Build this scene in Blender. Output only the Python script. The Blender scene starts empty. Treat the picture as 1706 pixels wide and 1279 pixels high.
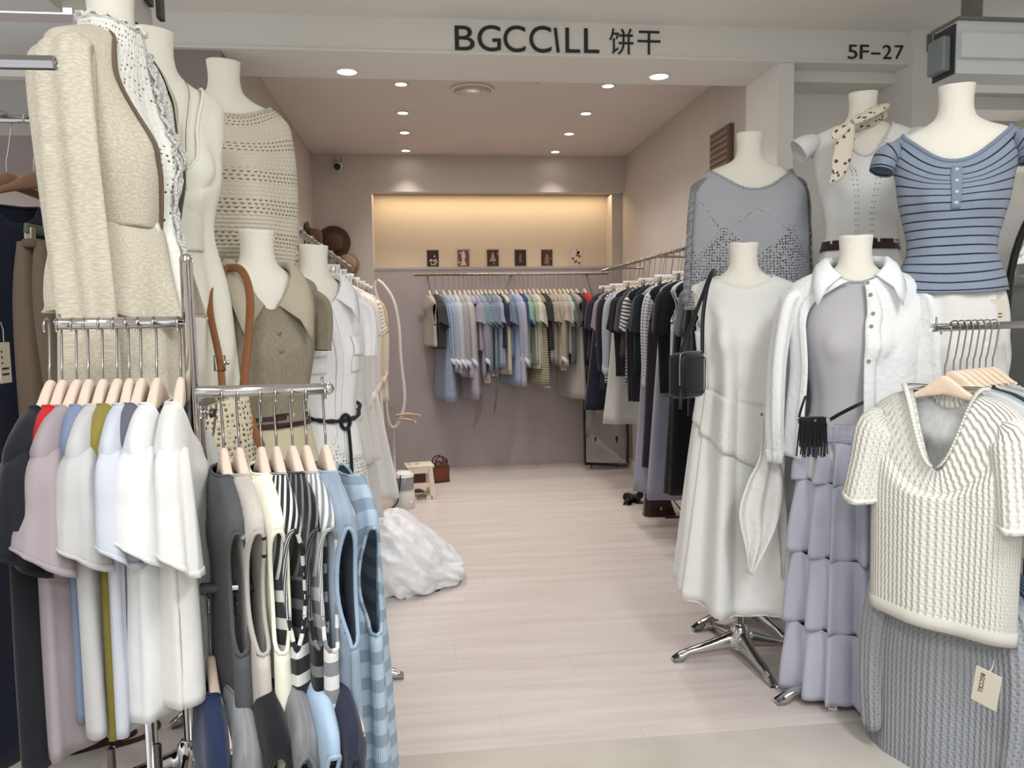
import bpy, bmesh, math, random
from mathutils import Vector, Matrix
PI = math.pi
S = bpy.context.scene
C = S.collection
W, H, F = 1706.0, 1279.0, 1282.0
VPX, VPY, ROLL = 705.0, 533.0, math.radians(-0.85)
# ---------------------------------------------------------------- camera
def _cam():
    # undo the roll of the vanishing point about the image centre, then read yaw and pitch from it
    dx, dy = VPX - W / 2, -(VPY - H / 2)
    c, s = math.cos(ROLL), math.sin(ROLL)
    ux, uy = c * dx - s * dy, s * dx + c * dy
    pitch = -math.atan2(uy, F)
    yaw = math.atan2(-ux, math.hypot(F, uy))
    f = Vector((math.sin(yaw) * math.cos(pitch), math.cos(yaw) * math.cos(pitch), math.sin(pitch)))
    r = Vector((math.cos(yaw), -math.sin(yaw), 0)); u = r.cross(f)
    R = r * c + u * s; U = u * c - r * s
    return R, U, f
CR, CU, CF = _cam()
CAM = Vector((0, 0, 1.4))
cam = bpy.data.objects.new('camera', bpy.data.cameras.new('camera'))
C.objects.link(cam); S.camera = cam
cam.data.sensor_width = 36; cam.data.lens = 36 * F / W; cam.data.clip_start = .02
cam.matrix_world = Matrix(((CR.x, CU.x, -CF.x, CAM.x), (CR.y, CU.y, -CF.y, CAM.y), (CR.z, CU.z, -CF.z, CAM.z), (0, 0, 0, 1)))
def at(px, py, Y):
    """world point seen at a photo pixel, at room depth Y"""
    d = CR * ((px - W / 2) / F) - CU * ((py - H / 2) / F) + CF
    return CAM + d * (Y / d.y)
def atz(px, py, z):
    d = CR * ((px - W / 2) / F) - CU * ((py - H / 2) / F) + CF
    return CAM + d * ((z - CAM.z) / d.z)
def pix(p):
    v = Vector(p) - CAM; z = v.dot(CF)
    return (W / 2 + F * v.dot(CR) / z, H / 2 - F * v.dot(CU) / z)
# ---------------------------------------------------------------- world, light, exposure
S.view_settings.view_transform = 'Standard'; S.view_settings.look = 'None'
S.view_settings.gamma = 1; S.view_settings.use_curve_mapping = False
S.view_settings.exposure = 0.5
wd = bpy.data.worlds.new('world'); S.world = wd; wd.use_nodes = True
wd.node_tree.nodes['Background'].inputs[0].default_value = (.93, .96, 1, 1)
wd.node_tree.nodes['Background'].inputs[1].default_value = .95
def area(name, loc, sx, sy, power, col, rot=(0, 0, 0)):
    l = bpy.data.lights.new(name, 'AREA'); l.shape = 'RECTANGLE'; l.size = sx; l.size_y = sy
    l.energy = power; l.color = col
    o = bpy.data.objects.new(name, l); C.objects.link(o); o.location = loc; o.rotation_euler = rot
    return o
COOL = (.965, .98, 1.0); WARM = (1, .93, .87)
CEIL, SOFF, CORR = 2.89, 2.727, 2.90
FY0, FY1 = 4.0, 4.42          # the front beam
XL, XR, YB = -.95, 1.90, 7.25
area('corridor_light', (-.45, .1, CORR - .03), .45, 1.4, 25, COOL)
area('corridor_light', (1.35, .5, CORR - .03), .45, 1.4, 34, COOL)
area('corridor_light', (.45, -1.9, CORR - .03), 2.4, .6, 48, COOL)
area('shop_fill', (.45, 5.7, CEIL - .02), .5, 1.6, 7, WARM)  # added fill for the shop interior, no ceiling fitting of its own
area('niche_light', (.68, YB + .07, 2.58), 2.2, .04, 5.2, (1, .76, .46), (0, 0, 0))
# ---------------------------------------------------------------- helpers
def tag(o, label=None, cat=None, group=None, kind=None):
    if label: o['label'] = label
    if cat: o['category'] = cat
    if group: o['group'] = group
    if kind: o['kind'] = kind
    return o
def thing(name, label, cat, loc=(0, 0, 0), rotz=0, group=None):
    o = bpy.data.objects.new(name, None); C.objects.link(o); o.empty_display_size = .05
    o.location = loc; o.rotation_euler = (0, 0, rotz)
    return tag(o, label, cat, group)
def link(name, bm, mat, parent=None, loc=None, rotz=0, smooth=True, solid=0, sub=0):
    me = bpy.data.meshes.new(name); bm.to_mesh(me); bm.free()
    if smooth:
        for p in me.polygons: p.use_smooth = True
    for m in (mat if isinstance(mat, (list, tuple)) else [mat]): me.materials.append(m)
    o = bpy.data.objects.new(name, me); C.objects.link(o)
    if parent: o.parent = parent
    if loc is not None: o.location = loc
    if rotz: o.rotation_euler = (0, 0, rotz)
    if solid:
        md = o.modifiers.new('s', 'SOLIDIFY'); md.thickness = solid; md.offset = 1
    if sub:
        md = o.modifiers.new('u', 'SUBSURF'); md.levels = sub; md.render_levels = sub
    return o
def copy_tree(o, parent=None):
    c = o.copy(); C.objects.link(c)
    if parent: c.parent = parent
    for ch in list(o.children): copy_tree(ch, c)
    return c
def box(bm, x0, x1, y0, y1, z0, z1, bev=0, mat=0):
    r = bmesh.ops.create_cube(bm, size=1)
    for v in r['verts']:
        v.co = Vector(((x0 + x1) / 2 + v.co.x * (x1 - x0), (y0 + y1) / 2 + v.co.y * (y1 - y0), (z0 + z1) / 2 + v.co.z * (z1 - z0)))
    fs = list({f for v in r['verts'] for f in v.link_faces})
    for f in fs: f.material_index = mat
    if bev:
        es = list({e for v in r['verts'] for e in v.link_edges})
        bmesh.ops.bevel(bm, geom=es, offset=bev, segments=2, affect='EDGES', profile=.5)
    return bm
def boxo(name, b, mat, parent=None, bev=0, kind=None):
    o = link(name, box(bmesh.new(), *b, bev=bev), mat, parent, smooth=False)
    if kind: o['kind'] = kind
    return o
def grid(bm, P, closed=True, cap0=False, cap1=False, UV=None, skip=None, mat=0):
    """P: rows of points -> quads, with uv"""
    uvl = bm.loops.layers.uv.verify()
    V = [[bm.verts.new(p) for p in row] for row in P]
    n = len(P[0]); m = n if closed else n - 1
    for i in range(len(P) - 1):
        for j in range(m):
            if skip and skip(i, j): continue
            k = (j + 1) % n
            try: f = bm.faces.new((V[i][j], V[i + 1][j], V[i + 1][k], V[i][k]))
            except ValueError: continue
            f.material_index = mat
            if UV:
                a = UV(i, j); b = UV(i + 1, j); c = UV(i + 1, j + 1); d = UV(i, j + 1)
                for l, t in zip(f.loops, (a, b, c, d)): l[uvl].uv = t
    for flag, row in ((cap0, 0), (cap1, -1)):
        if flag:
            f = bm.faces.new(V[row] if row else V[row][::-1]); f.material_index = mat
    return V
def catmull(vals, n):
    """vals: list of tuples; resampled smoothly to n tuples"""
    out = []; m = len(vals) - 1
    for i in range(n):
        t = i / (n - 1) * m; k = min(int(t), m - 1); f = t - k
        a = vals[max(k - 1, 0)]; b = vals[k]; c = vals[k + 1]; d = vals[min(k + 2, m)]
        out.append(tuple(.5 * ((2 * q) + (-p + r) * f + (2 * p - 5 * q + 4 * r - s) * f * f + (-p + 3 * q - 3 * r + s) * f ** 3) for p, q, r, s in zip(a, b, c, d)))
    return out
def tube(bm, pts, r, n=10, cap=True, closed=False, a=None, b=None, mat=0, up=None):
    """round (or a x b flattened) tube along points; r number or list"""
    pts = [Vector(p) for p in pts]; N = len(pts); P = []
    side = None
    acc = 0; vs = []
    for i, p in enumerate(pts):
        if closed: t = (pts[(i + 1) % N] - pts[i - 1])
        else: t = pts[min(i + 1, N - 1)] - pts[max(i - 1, 0)]
        t.normalize()
        if up is not None: s = Vector(up) - t * Vector(up).dot(t); s.normalize()
        elif side is None:
            s = Vector((0, 0, 1)) if abs(t.z) < .9 else Vector((0, 1, 0))
            s = (s - t * s.dot(t)).normalized()
        else: s = (side - t * side.dot(t)).normalized()
        side = s; q = t.cross(s)
        rr = r[i] if isinstance(r, (list, tuple)) else r
        ra = rr if a is None else (a[i] if isinstance(a, (list, tuple)) else a)
        rb = rr if b is None else (b[i] if isinstance(b, (list, tuple)) else b)
        P.append([p + s * (ra * math.cos(2 * PI * j / n)) + q * (rb * math.sin(2 * PI * j / n)) for j in range(n)])
        if i: acc += (pts[i] - pts[i - 1]).length
        vs.append(acc)
    if closed: P.append(P[0]); vs.append(acc)
    V = grid(bm, P, True, cap and not closed, cap and not closed, UV=lambda i, j: (j / n * .2, vs[i]), mat=mat)
    return bm
def spline(pts, n=24):
    return [Vector(p) for p in catmull([tuple(p) for p in pts], n)]
def lathe(bm, prof, n=24, c=(0, 0, 0), cap0=True, cap1=True, mat=0):
    P = [[Vector((c[0] + r * math.cos(2 * PI * j / n), c[1] + r * math.sin(2 * PI * j / n), c[2] + z)) for j in range(n)] for r, z in prof]
    grid(bm, P, True, cap0, cap1, UV=lambda i, j: (j / n, i / 10), mat=mat)
    return bm
# ---------------------------------------------------------------- materials
def lin(c):
    if isinstance(c, str): c = tuple(int(c[i:i + 2], 16) for i in (0, 2, 4))
    return tuple(((v / 255 / 12.92) if v <= 10.3 else ((v / 255 + .055) / 1.055) ** 2.4) for v in c) + (1,)
_M = {}
class NT:
    def __init__(s, m): s.t = m.node_tree; s.b = s.t.nodes['Principled BSDF']
    def n(s, typ, **k):
        nd = s.t.nodes.new(typ)
        for a, v in k.items(): setattr(nd, a, v)
        return nd
    def l(s, a, b): s.t.links.new(a, b)
    def val(s, x, sock):
        if hasattr(x, 'is_output'): s.l(x, sock)
        else: sock.default_value = x
    def math(s, op, a, b=0, c=None):
        nd = s.n('ShaderNodeMath', operation=op); s.val(a, nd.inputs[0]); s.val(b, nd.inputs[1])
        if c is not None: s.val(c, nd.inputs[2])
        return nd.outputs[0]
    def mix(s, f, a, b):
        nd = s.n('ShaderNodeMix', data_type='RGBA'); s.val(f, nd.inputs[0])
        s.val(a, nd.inputs[6]); s.val(b, nd.inputs[7]); return nd.outputs[2]
    def uv(s):
        t = s.n('ShaderNodeTexCoord'); sp = s.n('ShaderNodeSeparateXYZ'); s.l(t.outputs['UV'], sp.inputs[0])
        return sp.outputs[0], sp.outputs[1], t.outputs['UV'], t.outputs['Object']
    def noise(s, vec, scale, det=2, stretch=None):
        if stretch:
            mp = s.n('ShaderNodeMapping'); s.l(vec, mp.inputs[0]); mp.inputs['Scale'].default_value = stretch; vec = mp.outputs[0]
        nd = s.n('ShaderNodeTexNoise'); s.l(vec, nd.inputs['Vector']); nd.inputs['Scale'].default_value = scale; nd.inputs['Detail'].default_value = det
        return nd.outputs[0]
    def bump(s, h, strength, dist):
        nd = s.n('ShaderNodeBump'); nd.inputs['Strength'].default_value = strength; nd.inputs['Distance'].default_value = dist
        s.l(h, nd.inputs['Height']); s.l(nd.outputs[0], s.b.inputs['Normal'])
    def tri(s, x):      # 0..1..0
        f = s.math('FRACT', x); return s.math('MULTIPLY', s.math('ABSOLUTE', s.math('SUBTRACT', f, .5)), 2)
def mat(col, pat='plain', rough=.85, metal=0, c2=None, k=1.0, duty=.3, freq=30, alpha=0, emit=0, u0=None, trans=0):
    key = (str(col), pat, rough, metal, str(c2), k, duty, freq, alpha, emit, trans, str(u0))
    if key in _M: return _M[key]
    m = bpy.data.materials.new('%s_%s' % (pat, len(_M))); m.use_nodes = True; _M[key] = m
    T = NT(m); b = T.b; col = lin(col); c2 = lin(c2) if c2 is not None else tuple(v * .6 for v in col[:3]) + (1,)
    b.inputs['Base Color'].default_value = col; b.inputs['Roughness'].default_value = rough; b.inputs['Metallic'].default_value = metal
    fabric = pat not in ('flat', 'metal', 'emit', 'gloss')
    if fabric:
        b.inputs['Sheen Weight'].default_value = .15; b.inputs['Specular IOR Level'].default_value = .2
    if pat == 'emit':
        b.inputs['Emission Color'].default_value = col; b.inputs['Emission Strength'].default_value = emit
        return m
    if pat in ('flat', 'metal', 'gloss'):
        if pat == 'metal': b.inputs['Metallic'].default_value = 1
        if alpha: b.inputs['Alpha'].default_value = alpha
        return m
    u, v, uv, ob = T.uv()
    if pat == 'plain':
        T.bump(T.noise(ob, 22 * k, 3), .35, .012)
    elif pat == 'crumple':
        T.bump(T.noise(ob, 60 * k, 4), .5, .01)
    elif pat == 'heather':
        f = T.noise(uv, 160 * k, 3, (.35, 1, 1))
        T.l(T.mix(T.math('MULTIPLY', T.math('SUBTRACT', f, .40), 4), c2, col), b.inputs['Base Color'])
        T.bump(T.noise(uv, 90, 2), .3, .004)
    elif pat == 'rib':
        w = T.math('SINE', T.math('MULTIPLY', u, 2 * PI * freq * 8))
        f = T.noise(uv, 120 * k, 3, (1, .3, 1))
        T.l(T.mix(T.math('MULTIPLY', T.math('SUBTRACT', f, .42), 3), c2 if c2 else col, col), b.inputs['Base Color'])
        T.bump(w, .6, .002 * k)
    elif pat == 'cable':
        # vertical plaits: the rope line wanders with v
        ph = T.math('MULTIPLY', T.math('SINE', T.math('MULTIPLY', v, 2 * PI * 42)), .07)
        w = T.math('SINE', T.math('MULTIPLY', T.math('ADD', T.math('MULTIPLY', u, freq), ph), 2 * PI))
        w2 = T.math('SINE', T.math('MULTIPLY', v, 2 * PI * 90))
        h = T.math('ADD', w, T.math('MULTIPLY', w2, .12))
        gap = T.math('LESS_THAN', h, -.98)
        T.l(T.mix(gap, col, c2), b.inputs['Base Color'])
        T.bump(h, .8, .004 * k)
    elif pat == 'hknit':
        w = T.math('SINE', T.math('MULTIPLY', v, 2 * PI * freq))
        z = T.math('SINE', T.math('ADD', T.math('MULTIPLY', u, 2 * PI * 55), T.math('MULTIPLY', T.tri(T.math('MULTIPLY', v, freq / 3)), 4)))
        h = T.math('ADD', w, T.math('MULTIPLY', z, .5))
        band = T.math('GREATER_THAN', T.math('SINE', T.math('MULTIPLY', v, 2 * PI * 9)), .2)
        gap = T.math('MULTIPLY', T.math('LESS_THAN', h, -.9), band)
        T.l(T.mix(gap, col, c2), b.inputs['Base Color']); T.bump(h, .6, .003)
    elif pat in ('hstripe', 'dstripe', 'vstripe'):
        x = {'hstripe': v, 'vstripe': u, 'dstripe': v}[pat]
        if pat == 'dstripe': x = T.math('ADD', v, T.math('MULTIPLY', T.math('MULTIPLY', T.math('LESS_THAN', v, .19), T.math('ABSOLUTE', u)), -1.5))
        if u0: x = T.math('ADD', x, T.math('MULTIPLY', T.math('ABSOLUTE', u), u0))
        s_ = T.math('LESS_THAN', T.math('FRACT', T.math('MULTIPLY', x, freq)), duty)
        T.l(T.mix(s_, col, c2), b.inputs['Base Color'])
        T.bump(T.math('SINE', T.math('MULTIPLY', u, 2 * PI * 200)), .4, .0015)
    elif pat == 'check':
        a = T.math('LESS_THAN', T.math('FRACT', T.math('MULTIPLY', u, freq)), duty)
        c = T.math('LESS_THAN', T.math('FRACT', T.math('MULTIPLY', v, freq)), duty)
        T.l(T.mix(T.math('MULTIPLY', T.math('ADD', a, c), .5), col, c2), b.inputs['Base Color'])
        T.bump(T.noise(ob, 30, 3), .3, .01)
    elif pat in ('lace', 'zonelace', 'eyelet'):
        vo = T.n('ShaderNodeTexVoronoi'); T.l(uv, vo.inputs['Vector']); vo.inputs['Scale'].default_value = freq
        vo.inputs['Randomness'].default_value = .35
        hole = T.math('LESS_THAN', vo.outputs['Distance'], duty)
        if pat == 'zonelace':
            zig = T.math('MULTIPLY', T.tri(T.math('MULTIPLY', u, 4.2)), .13)
            t = T.math('SUBTRACT', v, zig)
            zone = T.math('GREATER_THAN', t, k)
            l1 = T.math('LESS_THAN', T.math('ABSOLUTE', T.math('SUBTRACT', t, k - .012)), .004)
            l2 = T.math('LESS_THAN', T.math('ABSOLUTE', T.math('SUBTRACT', T.math('ADD', v, zig), k + .02)), .003)
            side = T.math('GREATER_THAN', T.math('ABSOLUTE', T.math('SUBTRACT', T.tri(T.math('ADD', T.math('MULTIPLY', u, 1.45), .0)), .5)), .42)
            zone = T.math('MAXIMUM', T.math('MAXIMUM', zone, T.math('MULTIPLY', side, 0)), T.math('MAXIMUM', l1, l2))
            hole = T.math('MULTIPLY', hole, zone)
            T.bump(T.math('SINE', T.math('MULTIPLY', v, 2 * PI * 160)), .3, .0012)
        elif pat == 'eyelet':
            rows = T.math('GREATER_THAN', T.math('SINE', T.math('MULTIPLY', v, 2 * PI * 3.2)), -.35)
            hole = T.math('MULTIPLY', hole, rows)
            T.bump(vo.outputs['Distance'], .8, .004)
        else: T.bump(vo.outputs['Distance'], .8, .004)
        T.l(T.math('SUBTRACT', 1, hole), b.inputs['Alpha'])
    elif pat == 'spots':
        vo = T.n('ShaderNodeTexVoronoi'); T.l(uv, vo.inputs['Vector']); vo.inputs['Scale'].default_value = freq
        sp = T.math('LESS_THAN', T.math('ADD', vo.outputs['Distance'], T.math('MULTIPLY', T.noise(uv, freq * 4), .25)), duty)
        T.l(T.mix(sp, col, c2), b.inputs['Base Color'])
    elif pat == 'leather':
        T.bump(T.noise(ob, 250, 3), .25, .002)
    if alpha: b.inputs['Alpha'].default_value = alpha
    return m
def surf(name, col, c2, scale, stretch=(1, 1, 1), rough=.6, amt=.5, bump=0, rvar=0):
    m = bpy.data.materials.new(name); m.use_nodes = True; T = NT(m)
    u, v, uv, ob = T.uv()
    f = T.noise(ob, scale, 5, stretch)
    f = T.math('MULTIPLY', T.math('SUBTRACT', f, .35), 3 * amt)
    f2 = T.n('ShaderNodeClamp'); T.l(f, f2.inputs[0])
    T.l(T.mix(f2.outputs[0], lin(col), lin(c2)), T.b.inputs['Base Color'])
    T.b.inputs['Roughness'].default_value = rough
    if bump: T.bump(T.noise(ob, scale * 4, 3, stretch), bump, .004)
    return m
CHROME = mat((205, 205, 205), 'metal', .13)
STEEL = mat((165, 160, 155), 'metal', .3)
BLACKM = mat((22, 22, 24), 'gloss', .35)
WHITEP = mat((232, 232, 230), 'gloss', .4)
FORM = mat((238, 234, 222), 'plain', .75)
# ================================================================ the setting
WALL = surf('wall_paint', (198, 188, 181), (191, 181, 174), 3, rough=.8)
CEILM = surf('ceiling_paint', (222, 212, 206), (214, 204, 198), 2, rough=.85)
WHITEW = surf('white_paint', (232, 230, 225), (225, 223, 218), 2, rough=.7)
GREYW = surf('grey_paint', (176, 168, 168), (168, 159, 158), 3, rough=.8)
NEIGH = surf('neighbour_paint', (150, 138, 134), (140, 128, 124), 3, rough=.8)
def floor_mat(name, tile):
    m = bpy.data.materials.new(name); m.use_nodes = True; T = NT(m); u, v, uv, ob = T.uv()
    if tile:
        f = T.noise(ob, 2.2, 6)
        T.l(T.mix(T.math('MULTIPLY', T.math('SUBTRACT', f, .3), 2), lin((186, 178, 168)), lin((214, 209, 200))), T.b.inputs['Base Color'])
        T.b.inputs['Roughness'].default_value = .32
    else:
        f = T.noise(ob, 7, 6, (.18, 2.4, 1)); g = T.noise(ob, 1.2, 2)
        c = T.mix(T.math('MULTIPLY', T.math('SUBTRACT', f, .28), 1.9), lin((204, 193, 187)), lin((226, 216, 211)))
        sp = T.n('ShaderNodeSeparateXYZ'); T.l(ob, sp.inputs[0])
        rowf = T.math('DIVIDE', sp.outputs[1], .19)
        gap = T.math('LESS_THAN', T.math('FRACT', rowf), .018)
        off = T.math('MULTIPLY', T.math('FLOOR', rowf), .37)
        gap2 = T.math('LESS_THAN', T.math('FRACT', T.math('ADD', T.math('DIVIDE', sp.outputs[0], 1.25), off)), .003)
        c = T.mix(T.math('MULTIPLY', T.math('MAXIMUM', gap, gap2), .22), c, lin((160, 142, 135)))
        T.l(c, T.b.inputs['Base Color']); T.b.inputs['Roughness'].default_value = .36
        T.bump(f, .06, .002)
    return m
THR = 2.40
o = boxo('floor', (XL - .1, XR + .1, THR, YB + .3, -.05, 0), floor_mat('wood_floor', False), kind='structure')
o = boxo('floor_corridor', (-5, 6, -3.5, THR, -.05, -.001), floor_mat('tile_floor', True), kind='structure')
boxo('floor_neighbour', (XR + .1, 6, THR, 9, -.05, -.001), bpy.data.materials['tile_floor'], kind='structure')
boxo('floor_neighbour_left', (-5, XL - .1, THR, 9, -.05, -.001), bpy.data.materials['tile_floor'], kind='structure')
boxo('wall_left', (XL - .1, XL, FY1 - .02, YB + .5, 0, CEIL + .2), WALL, kind='structure')
boxo('wall_right', (XR, XR + .1, FY1, YB + .5, 0, CEIL + .2), WALL, kind='structure')
NX0 = at(621, 400, YB - .1).x; LEDGE = at(850, 445, YB).z; LIPZ = at(850, 320, YB - .1).z
NX1 = at(1024, 400, YB - .1).x
# back wall: lower panel with a ledge, lit niche above it, lip over the niche, pier at the left
boxo('wall_back', (XL, XR, YB + .22, YB + .32, 0, CEIL + .2), surf('niche_paint', (206, 194, 178), (200, 188, 172), 2, rough=.8), kind='structure')
boxo('wall_back_panel', (NX0, XR, YB, YB + .22, 0, LEDGE), GREYW, kind='structure')
boxo('trim_pier', (XL, NX0, YB - .1, YB + .22, 0, LIPZ), WALL, kind='structure')
boxo('trim_pier_right', (NX1, XR, YB + .001, YB + .22, LEDGE, LIPZ), WALL, kind='structure')
boxo('trim_lip', (XL, XR, YB - .1, YB - .06, LIPZ, CEIL), WALL, kind='structure')
boxo('trim_lip_soffit', (XL, XR, YB - .06, YB + .01, LIPZ, LIPZ + .02), WALL, kind='structure')
boxo('trim_ledge', (NX0, XR, YB - .006, YB + .0, LEDGE - .02, LEDGE + .002), GREYW, kind='structure')
boxo('ceiling', (XL - .1, XR + .1, FY1 - .02, YB + .3, CEIL, CEIL + .1), CEILM, kind='structure')
# front beam with the sign, corridor ceiling
RX0, RX1 = at(1316, 300, FY0).x, at(1508, 300, FY0).x      # the shallow recess right of the opening
CX1 = at(1562, 300, FY0).x
BL = -3.4
boxo('trim_beam', (-1.62, CX1, FY0, FY1, SOFF, CORR + .2), WHITEW, kind='structure')
boxo('trim_beam_bead', (-1.62, RX1 + .05, FY0 - .012, FY0, SOFF, SOFF + .012), WHITEW, kind='structure')
boxo('ceiling_corridor', (-5, 6, -3.5, FY0, CORR, CORR + .1), surf('corridor_ceiling', (236, 233, 226), (230, 227, 220), 2, rough=.9), kind='structure')
boxo('wall_pillar_left', (-1.62, XL, FY0 + .02, FY1 - .02, 0, SOFF + .01), NEIGH, kind='structure')
boxo('wall_pillar_right', (XR, RX0 + .02, FY0 + .01, FY1, 0, SOFF), WHITEW, kind='structure')
boxo('wall_recess_back', (RX0 + .02, RX1, FY1 - .1, FY1, 0, SOFF), WHITEW, kind='structure')
boxo('trim_recess_head', (RX0 + .02, RX1, FY0 + .12, FY1 - .1, SOFF - .06, SOFF), WHITEW, kind='structure')
boxo('wall_column_right', (RX1, CX1, FY0 - .04, FY1, 0, CORR), WHITEW, kind='structure')
# neighbours' shops seen past the ends
boxo('wall_neighbour_left', (-5, -1.62, 4.9, 5.0, 0, 3.2), NEIGH, kind='structure')
boxo('trim_neighbour_fascia', (-5, -1.62, FY0 + .2, FY0 + .32, 2.35, CORR), surf('fascia_paint', (172, 168, 166), (166, 162, 160), 2), kind='structure')
boxo('trim_neighbour_rail', (-5, -1.62, FY0 + .14, FY0 + .2, 2.62, 2.7), WHITEW, kind='structure')
boxo('trim_neighbour_beam', (-5, -1.62, FY0 - .35, FY0 - .1, 2.84, CORR), WHITEW, kind='structure')
boxo('wall_neighbour_right', (CX1, 6, 6.6, 6.7, 0, 3.1), surf('neighbour_right_paint', (188, 184, 180), (178, 174, 170), 2), kind='structure')
boxo('ceiling_neighbour', (CX1, 6, FY0, 6.7, 2.95, 3.05), surf('neighbour_ceiling', (176, 172, 170), (168, 164, 162), 2), kind='structure')
for k, (yy, zz) in enumerate(((4.6, 2.86), (5.3, 2.86))):
    boxo('trim_neighbour_ceiling', (CX1, 6, yy, yy + .3, zz, 2.95), WHITEW, kind='structure')
boxo('wall_side_right', (4.6, 4.7, -1, 6.6, 0, 3.0), surf('side_paint', (190, 188, 184), (180, 178, 174), 2), kind='structure')
boxo('wall_opposite_unseen', (-5, 6, -3.6, -3.5, 0, 3.0), surf('opposite_paint', (226, 224, 220), (214, 212, 208), 2), kind='structure')  # unseen wall behind the camera, added so the chrome reflects something pale
area('neighbour_fill', (3.2, 5.2, 2.84), 1.2, .4, 30, COOL)  # added fill to brighten the right neighbour's shop, no fitting modelled
area('neighbour_fill', (-2.6, 4.4, 2.3), .8, .2, 3, WARM)  # weak added fill for the left neighbour's shop
# skirting
boxo('baseboard_left', (XL, XL + .012, FY1, YB - .1, 0, .07), WHITEW, kind='structure')
boxo('baseboard_right', (XR - .012, XR, FY1, YB, 0, .07), WHITEW, kind='structure')
# ---------------------------------------------------------------- downlights
def downlight(px, py, z, r, label, power, col, group, cone=118):
    p = atz(px, py, z)
    t = thing('ceiling_downlight', label, 'ceiling light', (p.x, p.y, z), 0, group)
    link('trim_ring', lathe(bmesh.new(), [(r, 0), (r * 1.28, -.001), (r * 1.25, -.006), (r, -.008), (r * .98, -.002)], 28, cap0=False, cap1=False), WHITEP, t)
    link('lens', lathe(bmesh.new(), [(.001, -.004), (r * .6, -.0055), (r, -.004)], 28, cap0=True, cap1=False), mat((255, 246, 236), 'emit', emit=14), t)
    l = bpy.data.lights.new('downlight', 'SPOT'); l.energy = power; l.color = col; l.spot_size = math.radians(cone); l.spot_blend = .9; l.shadow_soft_size = .03
    lo = bpy.data.objects.new('downlight_beam', l); C.objects.link(lo); lo.location = (p.x, p.y, z - .02)
names = ['nearest the front beam', 'second from the beam', 'third from the beam', 'furthest back']
for i, (px, py) in enumerate([(668, 139), (671, 187), (674, 220), (676, 250)]):
    downlight(px, py, CEIL, .036, 'round recessed ceiling light of the left row, ' + names[i], 19 if i < 3 else 13, WARM, 'downlights in the shop ceiling', 118 if i < 3 else 84)
for i, (px, py) in enumerate([(1013, 142), (976, 188), (948, 222), (925, 252)]):
    downlight(px, py, CEIL, .036, 'round recessed ceiling light of the right row, ' + names[i], 19 if i < 3 else 13, WARM, 'downlights in the shop ceiling', 118 if i < 3 else 84)
downlight(578, 118, SOFF, .05, 'large bright spotlight at the left of the beam underside', 26, COOL, 'spotlights under the beam')
downlight(1098, 126, SOFF, .05, 'large bright spotlight at the right of the beam underside', 26, COOL, 'spotlights under the beam')
# ---------------------------------------------------------------- ceiling fittings
p = atz(787, 148, CEIL)
t = thing('air_diffuser', 'round ringed air diffuser in the shop ceiling', 'air vent', (p.x, p.y, CEIL))
link('outer_rim', lathe(bmesh.new(), [(.125, 0), (.145, -.002), (.14, -.012), (.12, -.014)], 40, cap0=False, cap1=False), CEILM, t)
for k in range(5):
    r = .115 - k * .022
    link('ring', lathe(bmesh.new(), [(r - .012, -.002), (r, -.016 - .002 * k), (r - .003, -.018 - .002 * k), (r - .016, -.004)], 36, cap0=False, cap1=False), CEILM, t)
link('centre_disc', lathe(bmesh.new(), [(.001, -.02), (.02, -.019), (.022, -.004)], 20, cap1=False), CEILM, t)
p = atz(880, 136, CEIL)
t = thing('ceiling_hatch_sensor', 'small faint sensor pair beside the air diffuser', 'sensor', (p.x, p.y, CEIL))
link('dome', lathe(bmesh.new(), [(.03, 0), (.03, -.006), (.018, -.016), (.001, -.02)], 20, cap0=False), CEILM, t)
link('bracket', box(bmesh.new(), .05, .07, -.01, .01, -.02, 0), CEILM, t, smooth=False)
p = atz(840, 262, CEIL)
t = thing('fire_sprinkler', 'pendent metal fire sprinkler near the back of the ceiling', 'sprinkler', (p.x, p.y, CEIL))
link('escutcheon', lathe(bmesh.new(), [(.03, 0), (.03, -.004), (.012, -.01), (.012, -.05), (.018, -.055), (.018, -.07), (.008, -.075)], 20), STEEL, t)
bm = bmesh.new()
for s in (-1, 1): tube(bm, spline([(s * .012, 0, -.07), (s * .024, 0, -.09), (s * .02, 0, -.12), (0, 0, -.14)], 10), .003, 6)
link('yoke', bm, STEEL, t)
link('bulb', lathe(bmesh.new(), [(.001, -.074), (.005, -.09), (.005, -.12), (.001, -.136)], 10), mat((150, 40, 35), 'gloss', .2), t)
bm = bmesh.new(); lathe(bm, [(.001, -.139), (.026, -.141), (.026, -.144), (.001, -.145)], 18)
link('deflector', bm, STEEL, t)
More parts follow.
